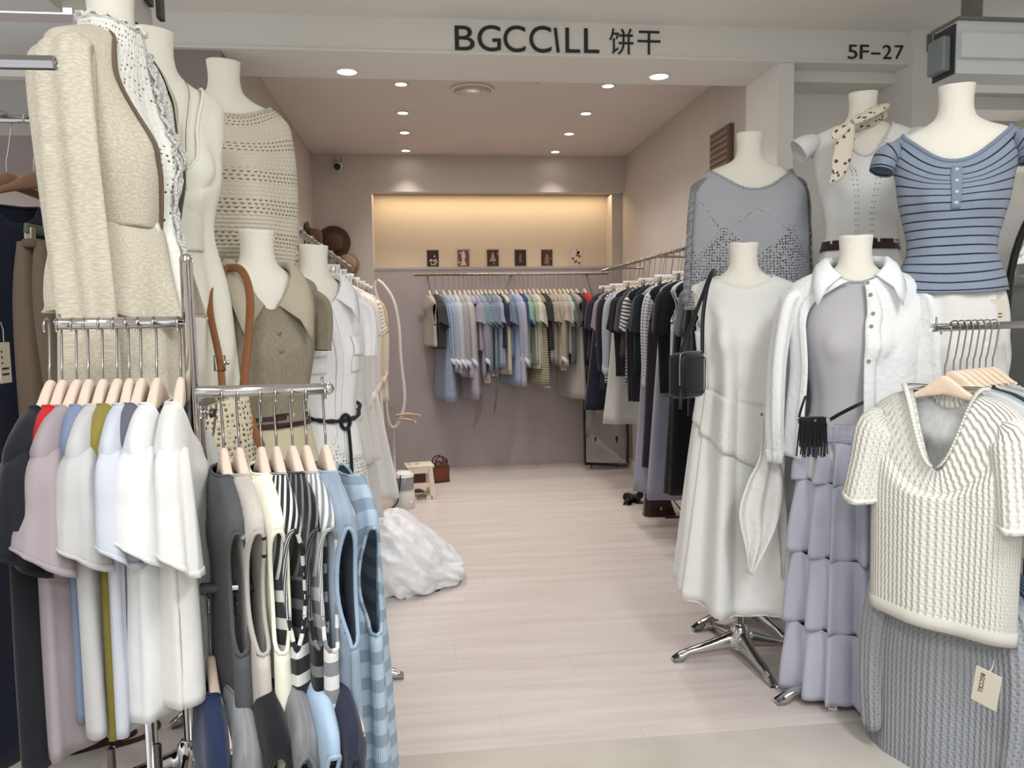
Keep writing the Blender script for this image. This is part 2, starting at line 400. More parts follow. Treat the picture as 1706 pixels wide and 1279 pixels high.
# ---------------------------------------------------------------- security camera on the pier
p = at(563, 277, YB - .16)
t = thing('security_camera', 'white bullet security camera high in the back left corner', 'camera', (p.x, p.y, p.z))
link('mount', tube(bmesh.new(), [(0, .06, .06), (0, .03, .05), (0, 0, .03)], .014, 12), WHITEP, t)
box_ = lathe(bmesh.new(), [(.04, 0), (.04, .012), (.034, .018)], 22); bmesh.ops.rotate(box_, verts=box_.verts, matrix=Matrix.Rotation(PI / 2, 3, 'X')); bmesh.ops.translate(box_, verts=box_.verts, vec=(0, .06, .06))
link('mount_plate', box_, WHITEP, t)
b_ = lathe(bmesh.new(), [(.026, -.05), (.036, -.045), (.038, .05), (.03, .06)], 24)
bmesh.ops.rotate(b_, verts=b_.verts, matrix=Matrix.Rotation(PI / 2 + .25, 3, 'X'))
hs = link('housing', b_, WHITEP, t)
b_ = lathe(bmesh.new(), [(.028, .0), (.028, .012), (.02, .02), (.001, .022)], 24); bmesh.ops.rotate(b_, verts=b_.verts, matrix=Matrix.Rotation(PI / 2 + .25, 3, 'X')); bmesh.ops.translate(b_, verts=b_.verts, vec=(0, -.052, -.014))
link('lens', b_, BLACKM, hs)
# ---------------------------------------------------------------- sign
INK = mat((38, 36, 34), 'gloss', .5)
FONT = None
def letter(ch, x0, x1, yt, yb, Y, parent, name='letter', rot=0, mt=INK, ext=.006):
    """one raised character filling the photo box, on the plane y=Y"""
    cu = bpy.data.curves.new(name, 'FONT'); cu.body = ch; cu.extrude = ext / 2; cu.size = 1
    o = bpy.data.objects.new(name, cu); C.objects.link(o)
    bpy.context.view_layer.update()
    dg = bpy.context.evaluated_depsgraph_get(); me = bpy.data.meshes.new_from_object(o.evaluated_get(dg))
    bpy.data.objects.remove(o)
    xs = [v.co.x for v in me.vertices]; ys = [v.co.y for v in me.vertices]
    a, b = at(x0, yb, Y), at(x1, yt, Y)
    a2 = at(x0, yt, Y); h = a2.z - a.z; w = b.x - a.x
    cx, cy = (min(xs) + max(xs)) / 2, (min(ys) + max(ys)) / 2
    sx, sy = w / (max(xs) - min(xs)), h / (max(ys) - min(ys))
    ca, sa = math.cos(rot), math.sin(rot)
    for v in me.vertices:
        x, y, z = (v.co.x - cx) * sx, (v.co.y - cy) * sy, v.co.z
        v.co = (x * ca - y * sa, -z, x * sa + y * ca)
    me.materials.append(mt)
    q = bpy.data.objects.new(name, me); C.objects.link(q)
    pc = at((x0 + x1) / 2, (yt + yb) / 2, Y)
    q.location = Vector((pc.x, Y - ext / 2, pc.z)) - (parent.location if parent else Vector())
    if parent: q.parent = parent
    return q
c0 = at(930, 70, FY0)
sg = thing('shop_sign', 'black raised shop name lettering centred on the white beam', 'sign', (c0.x, FY0, c0.z))
for ch, x0, x1, yt, yb in (('B', 758, 790, 43.5, 84), ('G', 796, 834, 42.5, 85.5), ('C', 839, 875, 43, 87), ('C', 882, 918, 43.5, 88), ('L', 942, 966, 47, 88), ('L', 973, 998, 48, 88.5)):
    letter(ch, x0, x1, yt, yb, FY0, sg)
letter('I', 925, 929.5, 47, 87.5, FY0, sg, rot=math.radians(7))
letter('饼', 1015, 1055, 48, 91, FY0, sg, 'chinese_character'); letter('干', 1062, 1100, 52, 91, FY0, sg, 'chinese_character')
c0 = at(1458, 87, FY0)
sg = thing('unit_number_sign', 'black raised unit number lettering at the right of the beam', 'sign', (c0.x, FY0, c0.z))
for ch, x0, x1, yt, yb in (('5', 1412, 1428, 75, 98.5), ('F', 1432, 1447, 75, 98.5), ('-', 1451, 1466, 88, 91), ('2', 1470, 1485, 75.5, 98.5), ('7', 1490, 1505, 76, 98.5)):
    letter(ch, x0, x1, yt, yb, FY0, sg)
# blade sign at the left behind the tall mannequin
p = at(228, 60, 3.3)
t = thing('blade_sign', 'white projecting sign with black writing above the second left mannequin', 'sign', (p.x, p.y, p.z))
boxo('sign_board', (-.012, .012, -.16, .16, -.18, .16), WHITEP, t)
cu = bpy.data.curves.new('tmp', 'FONT'); cu.body = 'En'; cu.size = .085; cu.extrude = .002
o = bpy.data.objects.new('tmp', cu); C.objects.link(o); bpy.context.view_layer.update()
me = bpy.data.meshes.new_from_object(o.evaluated_get(bpy.context.evaluated_depsgraph_get())); bpy.data.objects.remove(o)
me.materials.clear(); me.materials.append(INK)
o = bpy.data.objects.new('sign_text', me); C.objects.link(o); o.parent = t; o.rotation_euler = (PI / 2, 0, PI / 2); o.location = (.014, -.05, -.02)
boxo('hanging_bracket', (-.02, .03, .06, .13, .16, CORR - p.z), mat((95, 92, 86), 'metal', .4), t)
boxo('hinge_plate', (.055, .075, .07, .12, .10, .27), mat((95, 92, 86), 'metal', .4), t)
boxo('hinge_arm', (-.01, .06, .085, .105, .2, .22), mat((60, 58, 56), 'metal', .4), t)
# roller shutter box, right
def yzprism(bm, pts, x0, x1):
    V = [[bm.verts.new((x, y, z)) for y, z in pts] for x in (x0, x1)]
    n = len(pts)
    for j in range(n): bm.faces.new((V[0][j], V[0][(j + 1) % n], V[1][(j + 1) % n], V[1][j]))
    bm.faces.new(V[0][::-1]); bm.faces.new(V[1]); bmesh.ops.recalc_face_normals(bm, faces=bm.faces); return bm
a = at(1596, 34, 3.2); b = at(1594, 122, 3.2)
t = thing('shutter_housing', 'white stepped roller shutter housing below the corridor ceiling', 'shutter', (a.x, 3.2, b.z))
h = CORR - b.z; hh = a.z - b.z
link('profile', yzprism(bmesh.new(), [(0, hh), (0, hh - .06), (-.03, hh - .06), (-.03, .06), (0, .06), (0, 0), (.15, 0), (.15, hh)], 0, 2.0), mat((222, 226, 228), 'gloss', .45), t, smooth=False)
boxo('top_flange', (-.01, 2.0, -.02, .17, hh, hh + .012), mat((120, 118, 112), 'gloss', .5), t)
boxo('end_bracket', (-.045, -.002, .03, .14, .02, hh - .05), mat((128, 138, 142), 'gloss', .4), t, bev=.01)
boxo('end_plate', (-.008, .0, .01, .15, .0, hh - .01), mat((50, 52, 54), 'gloss', .5), t)
boxo('hanger_plate', (.1, .16, .06, .12, hh + .012, h), mat((120, 118, 112), 'gloss', .5), t)
p = at(1552, 70, FY0 - .06)
t = thing('metal_hook', 'dark metal hook on the column beside the shutter housing', 'hook', (p.x, FY0 - .04, p.z))
link('plate', tube(bmesh.new(), [(0, -.006, .045), (0, -.006, -.045)], .017, 12, a=.006, b=.014), mat((110, 104, 98), 'metal', .4), t)
link('prong', tube(bmesh.new(), spline([(.0, -.012, -.035), (.02, -.03, -.045), (.045, -.035, .01)], 10), .005, 8), mat((110, 104, 98), 'metal', .4), t)
# ---------------------------------------------------------------- photo cards on the ledge
FR = mat((196, 184, 166), 'flat', .6)
cards = [(721, 430, 'dark photo card with white flowers on brown', ['3c2a22', 'c9bfb2']), (772, 429.5, 'reddish photo card with pale hanging garment', ['7a5148', 'd3c6ba']), (821, 429.5, 'brown photo card showing a pale lace piece', ['4d352a', 'a48e80']), (867, 429, 'darkest brown photo card with faint bottle', ['3a2c22', '6b5a4a']), (911, 428.5, 'brown photo card with dim figure', ['4a3128', '8b6a58']), (960, 428, 'photo card with a red flower among white ones', ['cfc2b4', 'a2352a'])]
for i, (px, py, lab, cc) in enumerate(cards):
    p = at(px, py, YB + .02)
    t = thing('photo_card', lab + ' on the back wall ledge', 'picture', (p.x, YB + .02, LEDGE + .002), 0, 'photo cards along the niche ledge')
    hz = .152
    boxo('card', (-.068, .068, 0, .003, 0, hz + .02), FR, t)
    bm = bmesh.new(); box(bm, -.054, .054, -.002, -.0004, .01, hz + .01)
    ph = link('picture', bm, mat(tuple(int(cc[0][k:k + 2], 16) for k in (0, 2, 4)), 'spots', .5, c2=tuple(int(cc[1][k:k + 2], 16) for k in (0, 2, 4)), freq=22, duty=.33), t, smooth=False)
    # uv for the spots
    me = ph.data; ul = me.uv_layers.new(name='UVMap')
    for lp in me.loops: ul.data[lp.index].uv = (me.vertices[lp.vertex_index].co.x + .3 * i, me.vertices[lp.vertex_index].co.z)
    rr = random.Random(i)
    fm = mat(tuple(int(cc[1][k:k + 2], 16) for k in (0, 2, 4)), 'flat', .6)
    if i in (0, 5):
        bm = bmesh.new()
        for q in range(7):
            cxx, czz = rr.uniform(-.035, .035), (rr.uniform(.02, .08) if i == 0 else rr.uniform(.02, .14))
            fl = [bm.verts.new((cxx + .014 * (1 + .3 * math.sin(5 * a)) * math.cos(a), -.0025, czz + .013 * (1 + .3 * math.sin(5 * a)) * math.sin(a))) for a in [2 * PI * k / 20 for k in range(20)]]
            bm.faces.new(fl[::-1])
        link('flower_print', bm, fm, t, smooth=False)
    else:
        bm = bmesh.new()
        pts = {1: [(-.012, .15), (.012, .15), (.02, .1), (.01, .07), (.028, .02), (-.03, .02), (-.01, .07), (-.018, .1)], 2: [(-.006, .14), (.006, .14), (.022, .08), (.035, .06), (.0, .05), (-.035, .06), (-.02, .08)], 3: [(-.008, .12), (.008, .12), (.012, .1), (.012, .04), (-.012, .04), (-.012, .1)], 4: [(-.01, .12), (.012, .12), (.018, .08), (.026, .03), (-.026, .03), (-.014, .08)]}[i]
        bm.faces.new([bm.verts.new((x, -.0025, z)) for x, z in pts][::-1]); link('motif_print', bm, fm, t, smooth=False)
# ================================================================ cloth, hangers, mannequins
def sg(v): return -1 if v < 0 else 1
class Shell:
    """a lofted garment surface: rows of (rx, ry, z_side, z_front, z_back, p, y_offset)"""
    def __init__(s, rows, m=36, n=64, e=.92, folds=None, seed=0, fit=None, off=.01, bust=0, hole=None, twist=0, warp=None):
        rows = [tuple(r) + (2.0, 0.0)[len(r) - 5:] for r in rows]
        s.R = catmull(rows, m); s.m, s.n, s.e = m, n, e
        s.folds = folds; s.fit = fit; s.off = off; s.bust = bust; s.hole = hole; s.warp = warp
        rr = random.Random(seed); s.ph = [rr.uniform(0, 6.28) for _ in range(6)]; s.jit = [rr.uniform(.85, 1.15) for _ in range(6)]
        s.per = max(2 * PI * math.sqrt((r[0] ** 2 + r[1] ** 2) / 2) for r in s.R)
        s.vv = [0]
        for i in range(1, m):
            a, b = s.R[i - 1], s.R[i]
            s.vv.append(s.vv[-1] + math.hypot(a[2] - b[2], a[0] - b[0]) * .5 + math.hypot(a[3] - b[3], a[1] - b[1]) * .5)
    def pt(s, th, t):
        k = min(max(t, 0), 1) * (s.m - 1); i = min(int(k), s.m - 2); f = k - i
        rx, ry, zs, zf, zb, p, yo = (a + (b - a) * f for a, b in zip(s.R[i], s.R[i + 1]))
        c, q = math.cos(th), math.sin(th)
        x = rx * sg(c) * abs(c) ** s.e; y = ry * sg(q) * abs(q) ** s.e
        z = zs + ((zf if q < 0 else zb) - zs) * abs(q) ** p
        if s.bust and q < 0:
            for b in (-1, 1):
                y -= s.bust * math.exp(-((x - b * .072) / .05) ** 2 - ((z - s.bz) / .055) ** 2)
        y += yo
        if s.fit:
            bx, by, byo = s.fit(z, x); bx += s.off; by += s.off
            d = math.hypot(x / bx, (y - byo) / by)
            if d < 1:
                d = max(d, .05); x /= d; y = byo + (y - byo) / d
        if s.folds:
            nf, a0, a1, st = s.folds[:4]; w = max(0, (t - st) / (1 - st + 1e-6)); w = w * w * (3 - 2 * w)
            A = a0 + (a1 - a0) * w
            g = math.sin(nf * th + s.ph[0] + 1.5 * math.sin(2 * t + s.ph[4])) + .55 * math.sin(round(nf * 1.7) * th + s.ph[1]) + .4 * math.sin(round(nf * .6) * th + s.ph[2] + 2 * t)
            nn = Vector((x / (rx * rx + 1e-4), (y - yo) / (ry * ry + 1e-4), 0)); nn.normalize()
            # bigger pleats sideways along a flat front
            x += nn.x * A * g + .5 * A * math.cos(nf * th + s.ph[0]) * -nn.y; y += nn.y * A * g + .5 * A * math.cos(nf * th + s.ph[0]) * nn.x
        v = Vector((x, y, z))
        if s.warp: v = s.warp(v, th, t)
        return v
    bz = -.39
    def build(s, bm, t0=0, t1=1, mat=0, skip=None):
        n = s.n; i0 = int(round(t0 * (s.m - 1))); i1 = int(round(t1 * (s.m - 1)))
        ts = [i / (s.m - 1) for i in range(i0, i1 + 1)]
        P = [[s.pt(2 * PI * j / n + PI / 2, t) for j in range(n)] for t in ts]
        def sk(i, j):
            if s.hole:
                zc, hh, ks = s.hole
                a = P[i][j]; b = P[i + 1][(j + 1) % n]; m_ = (a + b) / 2
                th = 2 * PI * (j + .5) / n + PI / 2
                if ((m_.z - zc) / hh) ** 2 + (math.sin(th) / ks) ** 2 < 1: return True
            return skip(i, j, P) if skip else False
        grid(bm, P, True, UV=lambda i, j: ((j / n - .5) * s.per, s.vv[i + i0]), skip=sk, mat=mat)
        return bm
    def line(s, t, th0=0, th1=2 * PI, n=48): return [s.pt(th0 + (th1 - th0) * k / n, t) for k in range(n if abs(th1 - th0 - 2 * PI) < 1e-3 else n + 1)]
    def tz(s, z, th=0):
        best = min(range(101), key=lambda k: abs(s.pt(th, k / 100).z - z)); return best / 100
    def holeline(s, side, n=30):
        zc, hh, ks = s.hole; out = []
        for k in range(n):
            f = 2 * PI * k / n; q = ks * math.sin(f); z = zc + hh * math.cos(f)
            th = math.asin(q) if side > 0 else PI - math.asin(q)
            lo, hi = 0.0, 1.0
            for _ in range(14):
                mid = (lo + hi) / 2
                if s.pt(th, mid).z > z: lo = mid
                else: hi = mid
            out.append(s.pt(th, lo))
        return out
def collar_bm(sh, gap=.35, w=.045, tip=.085, stand=.02, t=0, bm=None, sides=1, spread=.35, n=28):
    """a turned-down collar: goes round the back from one side of the front opening to the other"""
    bm = bm or bmesh.new(); P = []
    for k in range(n + 1):
        th = -PI / 2 + gap + (2 * PI - 2 * gap) * k / n
        p = sh.pt(th, t); e = abs(2 * k / n - 1)
        ww = w + (tip - w) * max(0, (e - .62) / .38) ** 1.5
        c = sh.pt(0, t); c = Vector((0, p.y * .3, p.z)); o = Vector((p.x, p.y - c.y, 0)); o = o.normalized() if o.length > 1e-5 else Vector((0, 1, 0))
        ew = max(0, (e - .75) / .25)
        sx = sg(p.x)
        o2 = Vector((o.x + sx * spread * ew, o.y * (1 - .5 * ew), 0)).normalized()
        st = stand * (1 - .6 * ew)
        drop = .75 + .1 * ew
        P.append([p + Vector((0, 0, .0)), p + o * .002 + Vector((0, 0, st)), p + o2 * .010 + Vector((0, 0, st * 1.05)), p + o2 * (.012 + ww * .42) + Vector((0, 0, st - ww * .35)), p + o2 * (.012 + ww * .68) + Vector((0, 0, st * .5 - ww * drop))])
        P[-1][3].y -= ew * .012; P[-1][4].y -= ew * .014
    grid(bm, P, False, UV=lambda i, j: (i * .012, j * .012))
    bmesh.ops.recalc_face_normals(bm, faces=bm.faces)
    return bm
def _sleeve(name, m_, par, cuff=None, cuffm=None, **k):
    bm = bmesh.new(); _, P = sleeve_bm(bm=bm, **k)
    o = link(name, bm, m_, par, solid=.0015)
    if cuff:
        i = max(1, int(len(P) * (1 - cuff))); Q = P[i:]
        def infl(row):
            c = sum(row, Vector()) / len(row); return [c + (v - c) * 1.0 + (v - c).normalized() * .0025 for v in row]
        b2 = bmesh.new(); grid(b2, [infl(r) for r in Q], True, UV=lambda a, b: (b * .005, a * .01)); link('cuff', b2, cuffm or m_, o, solid=.001)
    return o
def sleeve_bm(path, a, b, **k):
    bm = k.pop('bm', None) or bmesh.new(); rr = random.Random(k.get('seed', 0)); ph = rr.uniform(0, 6)
    n, m, fold, slant, up = k.get('n', 28), k.get('m', 22), k.get('fold', 0), k.get('slant', 0), Vector(k.get('up', (0, 1, 0)))
    pts = spline(path, m)
    aa = [v[0] for v in catmull([(x,) for x in a], m)]; bb = [v[0] for v in catmull([(x,) for x in b], m)]
    P = []; vs = [0]
    for i, p in enumerate(pts):
        t = (pts[min(i + 1, m - 1)] - pts[max(i - 1, 0)]).normalized()
        s = (up - t * up.dot(t)).normalized(); q = t.cross(s); row = []
        for j in range(n):
            th = 2 * PI * j / n
            g = fold * (.3 + i / m) * (math.sin(3 * th + ph + i * .1) + .6 * math.sin(7 * th + ph * 2))
            v = p + s * ((aa[i] + g) * math.cos(th)) + q * ((bb[i] + g * .8) * math.sin(th))
            row.append(v - t * (slant * math.cos(th) * (i / m) ** 3))
        P.append(row)
        if i: vs.append(vs[-1] + (pts[i] - pts[i - 1]).length)
    per = 2 * PI * max(aa) * .7
    grid(bm, P, True, UV=lambda i, j: (j / n * per, vs[i]))
    return bm, P
def flat_collar(sh, tw, n=60, m=5, off=.008, name='collar', m_=None, par=None):
    """collar lying on the garment: runs round the neckline, as deep as tw(th)"""
    P = []
    for k in range(n + 1):
        th = -PI / 2 + .04 + (2 * PI - .08) * k / n; w = tw(abs(2 * k / n - 1)); row = []
        for i in range(m):
            f = i / (m - 1); v = sh.pt(th, w * f); q = sh.pt(th, w * f + .02)
            o = Vector((v.x * .25, v.y, 0)); o = o.normalized() if o.length > 1e-5 else Vector((0, -1, 0))
            row.append(v + o * (off * (.6 + .6 * math.sin(PI * f))) + Vector((0, 0, off * .8)))
        P.append(row)
    bm = bmesh.new(); grid(bm, P, False, UV=lambda i, j: (i * .012, j * .012)); bmesh.ops.recalc_face_normals(bm, faces=bm.faces)
    return link(name, bm, m_, par, solid=.003)
# ---------------------------------------------------------------- hangers
def hanger(L=.15, hw=.2, m_=None, thick=.011, hump=.05, loop=.02, name='clothes_hanger', wire=.0022):
    t = thing(name, None, None)
    bm = bmesh.new(); P = []
    N = 26
    for i in range(N + 1):
        x = -hw + 2 * hw * i / N; f = abs(x) / hw
        zt = .004 - .108 * f ** 1.15 - (.0 if f > .25 else 0)
        if f < .3: zt += .012 * math.cos(f / .3 * PI / 2)
        h = .017 + (hump - .017) * math.exp(-(f / .28) ** 2)
        th = thick * (.8 + .9 * f ** 2)
        if f > .93: h *= .75; th *= .8
        yo = -.006 * f * f
        zc = zt - h / 2
        P.append([Vector((x, yo + th * sg(math.cos(a)) * abs(math.cos(a)) ** .6, zc + h / 2 * sg(math.sin(a)) * abs(math.sin(a)) ** .6)) for a in [2 * PI * j / 12 for j in range(12)]])
    grid(bm, P, True, True, True)
    link('shoulder_bar', bm, m_, t, sub=1)
    r = loop
    pts = [(0, 0, -.005), (0, 0, L * .28), (.004, 0, L * .38), (r * .9, 0, L * .86), (r, 0, L)] + [(r * math.cos(a), 0, L + r * math.sin(a)) for a in [PI * k / 8 for k in range(1, 8)]] + [(-r, 0, L), (-r * .95, 0, L - .012)]
    link('hook', tube(bmesh.new(), spline(pts, 34), wire, 6), STEEL if wire < .003 else CHROME, t)
    return t
_H = {}
def put_hanger(key, loc, rotz, label, group, **k):
    if key not in _H: _H[key] = o = hanger(**k)
    else: o = copy_tree(_H[key])
    o.location = loc; o.rotation_euler = (0, 0, rotz)
    tag(o, ' '.join(label.split()[:16]), 'clothes hanger', group); return o
def clip_hanger(loc, rotz, label, group, L=.15, m_=None, hw=.17):
    key = 'clip%s%s' % (L, m_.name)
    if key in _H: o = copy_tree(_H[key])
    else:
        o = _H[key] = thing('clip_hanger', None, None)
        link('bar', box(bmesh.new(), -hw, hw, -.006, .006, -.03, -.002, bev=.004), m_, o)
        pts = [(0, 0, -.005), (0, 0, L * .3), (.018, 0, L * .86), (.02, 0, L)] + [(.02 * math.cos(a), 0, L + .02 * math.sin(a)) for a in [PI * k / 8 for k in range(1, 8)]] + [(-.02, 0, L), (-.019, 0, L - .012)]
        link('hook', tube(bmesh.new(), spline(pts, 30), .0022, 6), STEEL, o)
        for s in (-1, 1): link('clip', box(bmesh.new(), s * hw * .8 - .012, s * hw * .8 + .012, -.011, .011, -.065, -.012, bev=.003), STEEL, o)
    o.location = loc; o.rotation_euler = (0, 0, rotz); tag(o, label, 'clothes hanger', group); return o
TAGM = mat((222, 214, 196), 'flat', .6)
def hang_tag(par, x, y, z, w=.042, h=.065, rz=0, string=.05, text=False):
    o = link('hang_tag', box(bmesh.new(), -w / 2, w / 2, -.0008, .0008, -h, 0), TAGM, par, smooth=False); o.location = (x, y, z); o.rotation_euler = (0, 0, rz)
    link('tag_string', tube(bmesh.new(), [(0, 0, -.004), (.002, 0, string * .6), (0, .004, string)], .0009, 5), mat((210, 205, 190), 'flat'), o)
    bm = bmesh.new()
    for k in range(5): box(bm, -w * .34, -w * .34 + w * (.12 + .5 * (k > 2)), -.0014, -.0008, -h * (.2 + .14 * k) - h * .05, -h * (.2 + .14 * k))
    link('tag_print', bm, INK, o, smooth=False)
    return o
# ---------------------------------------------------------------- hung garment
def garment(name, label, cat, group, loc, rotz, m_, ln=.6, w=.2, wm=None, wh=None, d=.045, dh=None, sl='short', sll=.2, slw=.075, nd=.09, nw=.078, folds=None, seed=0,
            collar=None, band=None, hole=None, tagp=None, buttons=None, e=.92, n=48, m=30, trim=None, cuff=None, solid=.0015, near=None, neckp=2.0, hemband=None):
    t = thing(name, label, cat, loc, rotz, group)
    wm = wm or w; wh = wh or wm; dh = dh or d * 1.15
    rows = [(nw, .026, -.033, -nd, -.036, neckp), (nw + .010, .029, -.040, -nd - .006, -.042, neckp), ((nw + w) / 2, .033, -.054, -nd - .03, -.066, 1 + neckp / 2), (w - .01, .037, -.084, min(-.155, -nd - .05), -.12, 2), (w + .002, .039, -.115, min(-.19, -nd - .065), -.16, 2), (w, d * .95, -.20, min(-.24, -nd - .08), -.23, 2), (wm, d, -.34, -.35, -.35, 2)]
    steps = max(2, int((ln - .34) / .16))
    for k in range(1, steps + 1):
        f = k / steps; rows.append((wm + (wh - wm) * f, d + (dh - d) * f, *([-.34 - (ln - .34) * f] * 3), 2))
    sh = Shell(rows, m=m, n=n, e=e, folds=folds or (5, .001, .010, .2), seed=seed, hole=hole)
    link('body', sh.build(bmesh.new()), m_, t, solid=solid)
    trim = trim or m_
    link('neckband', tube(bmesh.new(), sh.line(0), .0035, 6, closed=True), trim, t)
    if hole:
        for s in (-1, 1): link('armhole_trim', tube(bmesh.new(), sh.holeline(s), .0045, 6, closed=True), trim, t)
    if hemband:
        link('hem_band', tube(bmesh.new(), sh.line(1), .004, 6, closed=True), trim, t)
    if sl in ('short', 'long'):
        for s in (-1, 1):
            rr = random.Random(seed * 7 + s)
            k = sll
            if sl == 'short':
                path = [(s * (w - .045), -.002, -.115), (s * (w - .012), -.003, -.150), (s * (w + .006), -.006, -.105 - k * .6), (s * (w + .018 + rr.uniform(-.006, .01)), -.008, -.105 - k)]
                a = [.026, slw * .5, slw * .58, slw * .66]; b = [.02, slw * .62, slw * .62, slw * .66]
            else:
                path = [(s * (w - .045), -.002, -.115), (s * (w - .012), -.004, -.150), (s * (w + .012), -.012, -.3), (s * (w + .014), -.02, -.105 - k * .75), (s * (w + .012 + rr.uniform(-.01, .01)), -.026, -.105 - k)]
                a = [.026, slw * .5, slw * .5, slw * .45, slw * .4]; b = [.02, slw * .6, slw * .58, slw * .5, slw * .42]
            _sleeve('sleeve', m_, t, cuff=cuff, cuffm=trim if cuff else None, path=path, a=a, b=b, fold=.007 if sl == 'short' else .004, seed=seed * 3 + s, n=24, m=18, slant=.035)
    if collar:
        link('collar', collar_bm(sh, gap=collar[0], w=collar[1], tip=collar[2]), trim, t, solid=.0015)
    if buttons:
        for k in range(buttons):
            z = -nd - .03 - k * (ln - nd - .1) / buttons
            p = sh.pt(-PI / 2, sh.tz(z, -PI / 2)); b_ = lathe(bmesh.new(), [(.0055, 0), (.0055, .002), (.001, .0025)], 10); bmesh.ops.rotate(b_, verts=b_.verts, matrix=Matrix.Rotation(PI / 2, 3, 'X'))
            bo = link('button', b_, mat((225, 222, 215), 'gloss', .4), t); bo.location = p
    if tagp: hang_tag(t, *tagp)
    return t, sh
# ---------------------------------------------------------------- mannequins
BODY = [(.057, .053, 0, -.004, 0), (.053, .050, -.04, -.044, -.04), (.054, .051, -.075, -.082, -.072), (.064, .056, -.105, -.125, -.098), (.095, .063, -.128, -.16, -.118), (.140, .070, -.146, -.19, -.14), (.172, .074, -.162, -.22, -.17), (.188, .078, -.185, -.25, -.21), (.188, .084, -.23, -.28, -.26), (.170, .096, -.30, -.325, -.32), (.156, .104, -.37, -.375, -.375), (.146, .102, -.44, -.44, -.44), (.126, .090, -.54, -.54, -.54), (.134, .096, -.62, -.62, -.62), (.160, .112, -.72, -.72, -.72), (.168, .115, -.80, -.80, -.80), (.158, .108, -.87, -.87, -.87), (.10, .07, -.905, -.905, -.905), (.02, .02, -.91, -.91, -.91)]
_B = catmull(BODY, 120)
def bodyfit(z, x=0):
    def look(col, val):
        prev = _B[0]
        for r in _B:
            if r[col] <= z:
                d = prev[col] - r[col]; f = (prev[col] - z) / d if d > 1e-6 else 0
                return prev[val] + (r[val] - prev[val]) * f
            prev = r
        return .03
    by = look(3, 1)
    g = sum(math.exp(-((x - b * .072) / .05) ** 2 - ((z + .39) / .055) ** 2) for b in (-1, 1))
    return look(2, 0), by + .02 * g, -.01 * g
class BodyShell(Shell): pass
_MP = None
def mannequin(label, px, py, Y, rot, group, rbase=0, tall=False, z=None):
    global _MP
    p = at(px, py, Y); H_ = z or p.z
    t = thing('mannequin', label, 'mannequin', (p.x, p.y, 0), rot, group)
    if _MP is None:
        sh = Shell(BODY, m=64, n=56, e=1.0, bust=.022); bm = bmesh.new()
        P = [[sh.pt(2 * PI * j / 56, i / 63) for j in range(56)] for i in range(64)]
        P = [[Vector((v.x * k, v.y * k, v.z + dz)) for v in P[0]] for k, dz in ((.01, .005), (.6, .0045), (.92, .002))] + P
        grid(bm, P, True, True, True, UV=lambda i, j: (j / 56, i / 40)); _MP = link('torso', bm, FORM, t)
        o = _MP
    else:
        o = _MP.copy(); C.objects.link(o); o.parent = t
    o.location = (0, 0, H_)
    top = H_ - .9
    link('pole', tube(bmesh.new(), [(0, 0, .05), (0, 0, top)], .0155, 16), CHROME, t)
    if tall: link('pole_collar', lathe(bmesh.new(), [(.02, 0), (.022, .01), (.022, .05), (.018, .06)], 18, c=(0, 0, top * .55)), CHROME, t)
    hub = link('hub', lathe(bmesh.new(), [(.034, .035), (.038, .045), (.036, .12), (.026, .135), (.019, .14)], 22), CHROME, t)
    for k in range(4):
        a = k * PI / 2 + rbase - rot
        bm = bmesh.new(); P = []
        for i in range(9):
            f = i / 8; r = .02 + .27 * f; hw = .024 - .008 * f; z0 = .002 if f > .85 else .025 + .02 * (1 - f); z1 = .115 - .085 * f ** .8
            if f == 1: z1 = .018
            P.append([Vector((r, y, zz)) for y, zz in ((-hw, z0), (hw, z0), (hw * .95, (z0 + z1) / 2 + .006), (hw * .5, z1), (-hw * .5, z1), (-hw * .95, (z0 + z1) / 2 + .006))])
        grid(bm, P, True, True, True); bmesh.ops.rotate(bm, verts=bm.verts, matrix=Matrix.Rotation(a, 3, 'Z'))
        link('foot', bm, CHROME, t)
    return t, H_
def worn(name, label, cat, man, rows, m_, group=None, folds=None, seed=0, off=.012, m=44, n=80, bust=True, hole=None, e=.95, neck=.004, hem=0, solid=.0015, warp=None, trim=None, skip=None, uz=None):
    """garment worn by a mannequin; local z=0 is the neck top"""
    t0, H_ = man
    t = thing(name, label, cat, (t0.location.x, t0.location.y, H_), t0.rotation_euler.z, group)
    sh = Shell(rows, m=m, n=n, e=e, folds=folds, seed=seed, fit=bodyfit, off=off, hole=hole, warp=warp)
    link('body', sh.build(bmesh.new(), skip=skip), m_, t, solid=solid)
    if neck: link('neckband', tube(bmesh.new(), sh.line(0), neck, 7, closed=True), trim or m_, t)
    if hole:
        for s in (-1, 1): link('armhole_trim', tube(bmesh.new(), sh.holeline(s), .004, 6, closed=True), trim or m_, t)
    if hem: link('hem_band', tube(bmesh.new(), sh.line(1), hem, 7, closed=True), trim or m_, t)
    return t, sh
